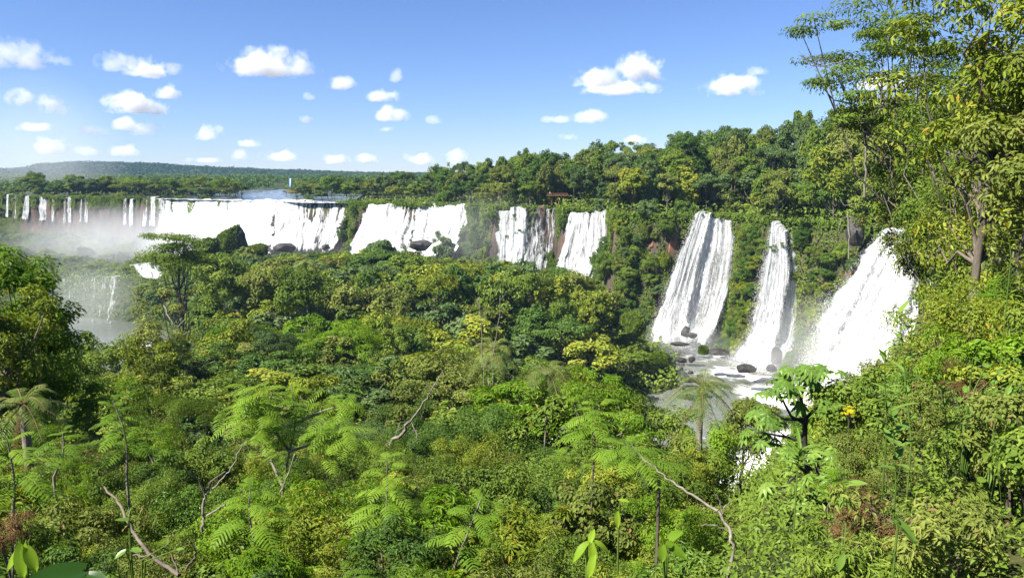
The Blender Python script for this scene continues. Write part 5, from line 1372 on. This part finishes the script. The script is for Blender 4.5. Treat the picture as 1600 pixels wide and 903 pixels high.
branch("dead_limb", "bare grey twiggy limb at the tip of the towering tree", [([(1330, 92, 62), (1310, 98, 62), (1290, 103, 62), (1266, 103, 62)], .10, .05)] + [([(1268 + 6 * k, 103, 62), (1258 + 5 * k - 9 * (k % 3), 92 - 3 * k % 11, 62), (1248 + 5 * k - 6 * (k % 2), 80 + 7 * (k % 4), 62)], .04, .015) for k in range(8)] + [([(1275, 103, 62), (1262, 108, 62), (1252, 114, 62)], .04, .015), ([(1300, 101, 62), (1285, 112, 62), (1276, 120, 62)], .04, .015)], 'pale_bark', None, sides=4, parent=TOWER)
branch("hanging_root", "pale looping roots hanging beside the slanting waterfall", [([(1325, 335, 211), (1326, 365, 210.5), (1326, 405, 210)], .42, .28), ([(1326, 338, 211), (1314, 342, 210.6), (1311, 356, 210.4), (1308, 364, 210.4)], .22, .12), ([(1326, 345, 211), (1336, 350, 210.6), (1346, 343, 210.6)], .2, .12), ([(1312, 312, 211), (1320, 322, 210.6), (1336, 318, 210.6)], .2, .14), ([(1329, 340, 211), (1331, 370, 210.5)], .16, .10)], 'pale_bark', "root")
for pts, d, w in [([(1434, 312), (1438, 332), (1450, 341)], 60, "hooked pale vine below the walkway rail"), ([(1464, 350), (1474, 360), (1490, 368), (1488, 350), (1480, 325)], 58, "looped pale vine over the dark ledge"), ([(1412, 250), (1408, 258), (1396, 262), (1392, 280), (1396, 295), (1400, 310)], 60, "long pale vine hanging under the towering tree")]:
    branch("hanging_vine", w, [([(a, b, d) for a, b in pts], .055, .04)], 'pale_bark', "vine")
for k in range(12):
    branch("dry_stem", "thin straw-coloured dry stem in the tangle on the right bank", [([(1545 + 9 * (k % 5), 440 + 16 * (k // 5), 24), (1570 + 7 * (k % 4), 420 + 15 * (k // 5), 24), (1598, 395 + 22 * (k // 5) + 5 * (k % 3), 24)], .016, .007)], 'palm', "stem", 4)["group"] = "dry stems on the right bank"
for pts, w in [([(1552, 670), (1562, 760), (1570, 850)], "long upright grass stalk near the right edge"), ([(1460, 778), (1500, 830), (1530, 870)], "grass stalk slanting down to the right, low on the bank"), ([(1440, 800), (1400, 815), (1380, 826)], "short grass stalk crossing the pale broad leaf"), ([(1310, 880), (1360, 830), (1450, 790)], "long grass stalk slanting up beside the curled bean-shaped leaf"), ([(1415, 690), (1405, 740), (1390, 780)], "grass stalk under the tall lance-leaved stem")]:
    branch("grass_stalk", w, [([(a, b, 7) for a, b in pts], .006, .004)], 'palm', "grass", 4)
for k, (pts, d, w) in enumerate([([(400, 668), (412, 648), (425, 628)], 23, "leaning straight up inside the feathery tree"), ([(437, 772), (448, 745), (462, 708)], 22, "rising under the feathery tree"), ([(852, 722), (850, 690), (853, 650)], 62, "straight and pale below the drooping palm"), ([(787, 664), (793, 648)], 70, "stout and short, below the twin trunks")]):
    branch("bare_sapling", "bare pale sapling " + w, [([(a, b, d) for a, b in pts], .0023 * d, .0016 * d)], 'pale_bark', "sapling")

# ------------------------------------------------------------------ rocks
def rock(label, px, py, d, w, h, mat='rock', seed=0, green=True, name="boulder", depth=None):
    """(px,py) is the middle of the rock in the picture, w and h its size there"""
    c = P(px, py, d); sx, sz = w / F_PX * d / 2, h / F_PX * d / 2; sy = depth or sx * .8
    bm = ico(4); r = np.random.default_rng(seed)
    V = np.array([v.co for v in bm.verts])
    n = fbm(V * 1.3 + seed * 3.7, 4, seed) - .5; n2 = np.abs(fbm(V * 3.1 + seed, 3, seed + 4) - .5)
    V = V * (1 + .75 * n - .35 * n2)[:, None]
    if not green: V = np.sign(V) * np.abs(V) ** .85
    for k in range(14 if not green else 8):                     # flat broken faces
        a = norm(r.normal(0, 1, 3)); over = np.maximum(0, V @ a - r.uniform(.62, .9)); V = V - over[:, None] * a * .93
    V = V + norm(V) * (fbm(V * 6 + seed, 3, seed + 9) - .5)[:, None] * .10
    V = V * [sx, sy, sz]
    for v, q in zip(bm.verts, V): v.co = q
    me = bpy.data.meshes.new(name); bm.to_mesh(me); bm.free(); me.materials.append(M[mat])
    me.polygons.foreach_set("use_smooth", [True] * len(me.polygons))
    o = link(name, me); o.location = c; tag(o, label, "rock")
    if green:
        idx = r.integers(0, len(V), 7000); p = V[idx]; k = (p[:, 2] > sz * (-.5 + .5 * r.random(len(p)))) & (p[:, 0] < sx * .6)
        p = p[k] * 1.02; nn = norm(p / [sx * sx, sy * sy, sz * sz] + r.normal(0, .4, p.shape))
        m = MB(); leaves(m, p, nn, .0042 * d * r.uniform(.5, 1.5, len(p)), .5, r, r.random(len(p)))
        m.build("moss", M['moss'], o)
    return o
rock("big green-topped boulder rising against the widest distant waterfall", 360, 380, 352, 50, 58, seed=4)
rock("dark boulder beside the big green-topped one, lower", 404, 394, 388, 36, 26, seed=2)
rock("bare grey boulder at the foot of the boulder-footed waterfall", 446, 387, 410, 36, 17, seed=3, green=False)
rock("small grey boulder where two ragged curtains meet", 508, 386, 412, 14, 12, seed=4, green=False)
rock("broad brown boulder at the foot of the bright curtain waterfall", 656, 385, 374, 42, 20, 'rock', 5, False)
rock("low dark boulder left of the broad brown one", 596, 386, 384, 26, 14, seed=6, green=False)
rock("square rock bluff with a grassy cap at the pool's left shore", 990, 508, 236, 40, 40, seed=7, depth=7)
rock("bushy rock at the pool's left shore below the bluff", 1030, 562, 212, 38, 22, seed=8)
rock("low black rock in the pool, left of its neighbour", 1064, 563, 213, 18, 10, seed=9, green=False)
rock("low square black rock in the pool, right of its neighbour", 1081, 562, 213, 12, 11, seed=10, green=False)
rock("upright dark rock at the foot of the tall four-stranded waterfall", 1071, 518, 264, 16, 22, seed=11, green=False)
rock("flat dark rock at the foot of the tall four-stranded waterfall", 1082, 524, 263, 18, 9, seed=12, green=False)
rock("flat wet slab in the foam before the tall four-stranded waterfall", 1062, 537, 252, 30, 7, seed=13, green=False)
rock("mossy rock between the tall and the narrow waterfall's feet", 1100, 548, 240, 16, 16, seed=14)
rock("low wet ledge rock left of the narrow waterfall's foot", 1124, 549, 238, 36, 10, seed=15, green=False)
rock("rounded grey boulder in the pool before the narrow waterfall", 1166, 575, 222, 38, 17, seed=16, green=False)
rock("small wet rock at the narrow waterfall's foot", 1206, 576, 224, 20, 14, seed=17, green=False)
rock("steep dark rock right of the narrow waterfall's foot", 1214, 556, 230, 20, 36, seed=18, green=False)
rock("green-brown mossy mound between the narrow and the slanting waterfall", 1238, 572, 226, 34, 56, 'cliff_rock', 19)
rock("red bare rock face between creepers, beside the tall waterfall", 1049, 388, 284.5, 22, 44, 'red_rock', 20, False, "rock_face", 3)
rock("smaller red bare rock face left of the larger one", 1019, 384, 286.5, 16, 26, 'red_rock', 21, False, "rock_face", 3)
rock("dark rock face in shade beside the hanging roots", 1337, 362, 215, 22, 50, 'rock', 22, False, "rock_face", 3)
rock("brown bare rock face over the thin-stranded waterfall", 846, 345, 349, 22, 50, 'cliff_rock', 23, False, "rock_face", 3)
rock("low flat brown ledge above the slanting waterfall", 1458, 359, 212, 52, 7, 'concrete', 24, False, "ledge", 3)
def shore_rocks():
    r = np.random.default_rng(31); cnt = 0
    for k in range(400):
        d = r.uniform(150, 285); px = r.uniform(960, 1260); x = (px - CX) / F_PX * d
        z = gz(x, d)
        if abs(z - WATER_Z) > 1.2: continue
        px, py = proj((x, d, WATER_Z + .3)); w = r.uniform(5, 15)
        rock("small dark wet rock along the pool's shore", px, py, d, w, w * .6, seed=100 + k, green=False)
        bpy.context.scene.objects[-1]; cnt += 1
        if cnt > 16: break
    for o in SC.objects:
        if o.get("label", "").startswith("small dark wet rock along"): o["group"] = "shore rocks of the pool"; o.name = "shore_rock"
shore_rocks()

# ------------------------------------------------------------------ footbridge, walkway, people, flag
def box(m, c, s, rz=0.0):
    c = np.array(c, float); s = np.array(s, float) / 2
    V = np.array([(x, y, z) for z in (-1, 1) for x, y in ((-1, -1), (1, -1), (1, 1), (-1, 1))], float) * s
    ca, sa = math.cos(rz), math.sin(rz); V = np.stack([V[:, 0] * ca - V[:, 1] * sa, V[:, 0] * sa + V[:, 1] * ca, V[:, 2]], -1) + c
    m.add(V, [(3, 2, 1, 0), (4, 5, 6, 7), (0, 1, 5, 4), (1, 2, 6, 5), (2, 3, 7, 6), (3, 0, 4, 7)])
def walkway(label, px, py, d, L, rz, legs=True):
    root = empty("footbridge", P(px, py, d), rz)
    m = MB(); box(m, (0, 0, 0), (L, 1.6, .22)); m.build("deck", M['rail'], root)
    for sy in (-.75, .75):
        m = MB()
        for z in (.45, .8, 1.15): box(m, (0, sy, z), (L, .07, .10))
        for k in range(int(L / 1.6) + 1): box(m, (-L / 2 + .05 + k * (L - .1) / int(L / 1.6), sy, .6), (.1, .11, 1.05))
        m.build("railing", M['rail'], root)
    if legs:
        for k in (-.3, .05, .36):
            m = MB(); m.tube(np.array([[k * L, 0, -.1], [k * L + .4, .1, -4.5]]), [.28, .34], 6); m.build("pier", M['rail'], root)
    return tag(root, label, "footbridge")
walkway("brown footbridge on stout piers among the cliff-top trees", 871, 306, 352, 9.5, .12)
walkway("brown walkway rail half hidden by bushes above the slanting waterfall", 1408, 322, 205, 13, -.5, False)
def person(label, px, py, d, shirt, trousers, rz):
    """(px,py): the feet"""
    root = empty("person", P(px, py, d), rz); r = math
    me = bpy.data.meshes.new("body")
    J = [(0, 0, .93), (0, 0, 1.15), (0, 0, 1.38), (0, 0, 1.5), (0, .02, 1.62), (0, .02, 1.72), (.17, 0, 1.40), (.25, .03, 1.13), (.22, .14, .92), (-.17, 0, 1.40), (-.25, .03, 1.13), (-.22, .14, .92), (.10, 0, .86), (.11, .02, .48), (.11, 0, .08), (.11, .14, .03), (-.10, 0, .86), (-.11, .02, .48), (-.11, 0, .08), (-.11, .14, .03)]
    E = [(0, 1), (1, 2), (2, 3), (3, 4), (4, 5), (2, 6), (6, 7), (7, 8), (2, 9), (9, 10), (10, 11), (0, 12), (12, 13), (13, 14), (14, 15), (0, 16), (16, 17), (17, 18), (18, 19)]
    R = [.16, .15, .16, .06, .10, .09, .07, .05, .04, .07, .05, .04, .10, .07, .05, .045, .10, .07, .05, .045]
    me.from_pydata(J, E, [])
    o = link("body", me, root)
    sk = o.modifiers.new("skin", 'SKIN'); sd = me.skin_vertices[0].data
    for v, q in zip(sd, R): v.radius = (q, q)
    sd[0].use_root = True
    o.modifiers.new("smooth", 'SUBSURF').levels = 1
    N = NT("clothed_person"); tc = N.n("TexCoord").outputs["Object"]; sx = N.n("SeparateXYZ"); N.l(tc, sx.inputs[0])
    c = N.ramp(N.math('DIVIDE', sx.outputs[2], 2.0), [(0, (.05, .04, .035)), (.05, trousers), (.46, shirt), (.735, (.42, .26, .19)), (.83, (.05, .035, .025))], 'CONSTANT')
    p = N.n("BsdfPrincipled", i_Roughness=.8); N.l(c, p.inputs[0]); N.l(p.outputs[0], N.out.inputs[0]); me.materials.append(N.m)
    return tag(root, label, "person")
p0 = P(871, 306, 352)
person("person in a white shirt standing on the brown footbridge", 859.5, 305.6, 351.6, (.8, .8, .8), (.08, .09, .14), .4)
person("person in a pale shirt at the walkway rail above the slanting waterfall", 1412, 321.5, 204.6, (.8, .78, .74), (.1, .1, .12), .3)
person("person in dark clothes left of the pale-shirted one on the walkway", 1386, 321.8, 206.2, (.08, .09, .14), (.05, .05, .06), -.3)
def flag():
    d = 462; b = P(452, 297, d); root = empty("flagpole", b)
    m = MB(); m.tube(np.array([[0, 0, -2], [0, 0, 7.6]]), [.14, .09], 8); m.build("pole", M['concrete'], root)
    u, v = np.meshgrid(np.linspace(0, 1, 14), np.linspace(0, 1, 12), indexing='ij')
    G = np.stack([.1 + 1.9 * u * (1 - .35 * v), .35 * np.sin(u * 7 + v * 2) * u, 7.4 - 5.2 * v - .9 * u], -1)
    m = MB(); m.grid(G, np.repeat(u[..., None], 1, -1)[..., 0])
    N = NT("striped_flag"); c = N.ramp(N.attr(), [(0, (.12, .36, .72)), (.34, (.75, .77, .8)), (.67, (.12, .36, .72))], 'CONSTANT')
    p = N.n("BsdfPrincipled", i_Roughness=.8); N.l(c, p.inputs[0]); N.l(p.outputs[0], N.out.inputs[0]); m.build("flag", N.m, root)
    tag(root, "light blue and white flag hanging from a pole by the upper river", "flag")
    root = empty("viewing_platform", P(455, 299.5, d - 1)); m = MB(); box(m, (0, 0, -.2), (7, 3, .3)); m.build("deck", M['rail'], root)
    m = MB()
    for z in (.4, .9): box(m, (0, -1.4, z), (7, .07, .1))
    for k in range(6): box(m, (-3.4 + k * 1.36, -1.4, .45), (.1, .11, 1.05))
    m.build("railing", M['rail'], root)
    for k in (-2.8, 2.8):
        m = MB(); box(m, (k, 0, -2), (.3, .3, 3.3)); m.build("pier", M['concrete'], root)
    tag(root, "small brown viewing platform at the flag's foot", "platform")
    person("person in white standing right of the flag on the platform", 459, 299.4, d - 1, (.8, .8, .8), (.2, .2, .25), .2)
    person("person in a pale top farther right of the flag on the platform", 463.5, 299.4, d - 1, (.7, .68, .62), (.1, .1, .1), -.4)
flag()

# ------------------------------------------------------------------ labels: numbers of the same look share one group
byl = {}
for o in SC.objects:
    if o.parent is None and o.get("label"): byl.setdefault(o["label"], []).append(o)
for lab, os_ in byl.items():
    if len(lab.split()) > 16: print("LONG", lab)
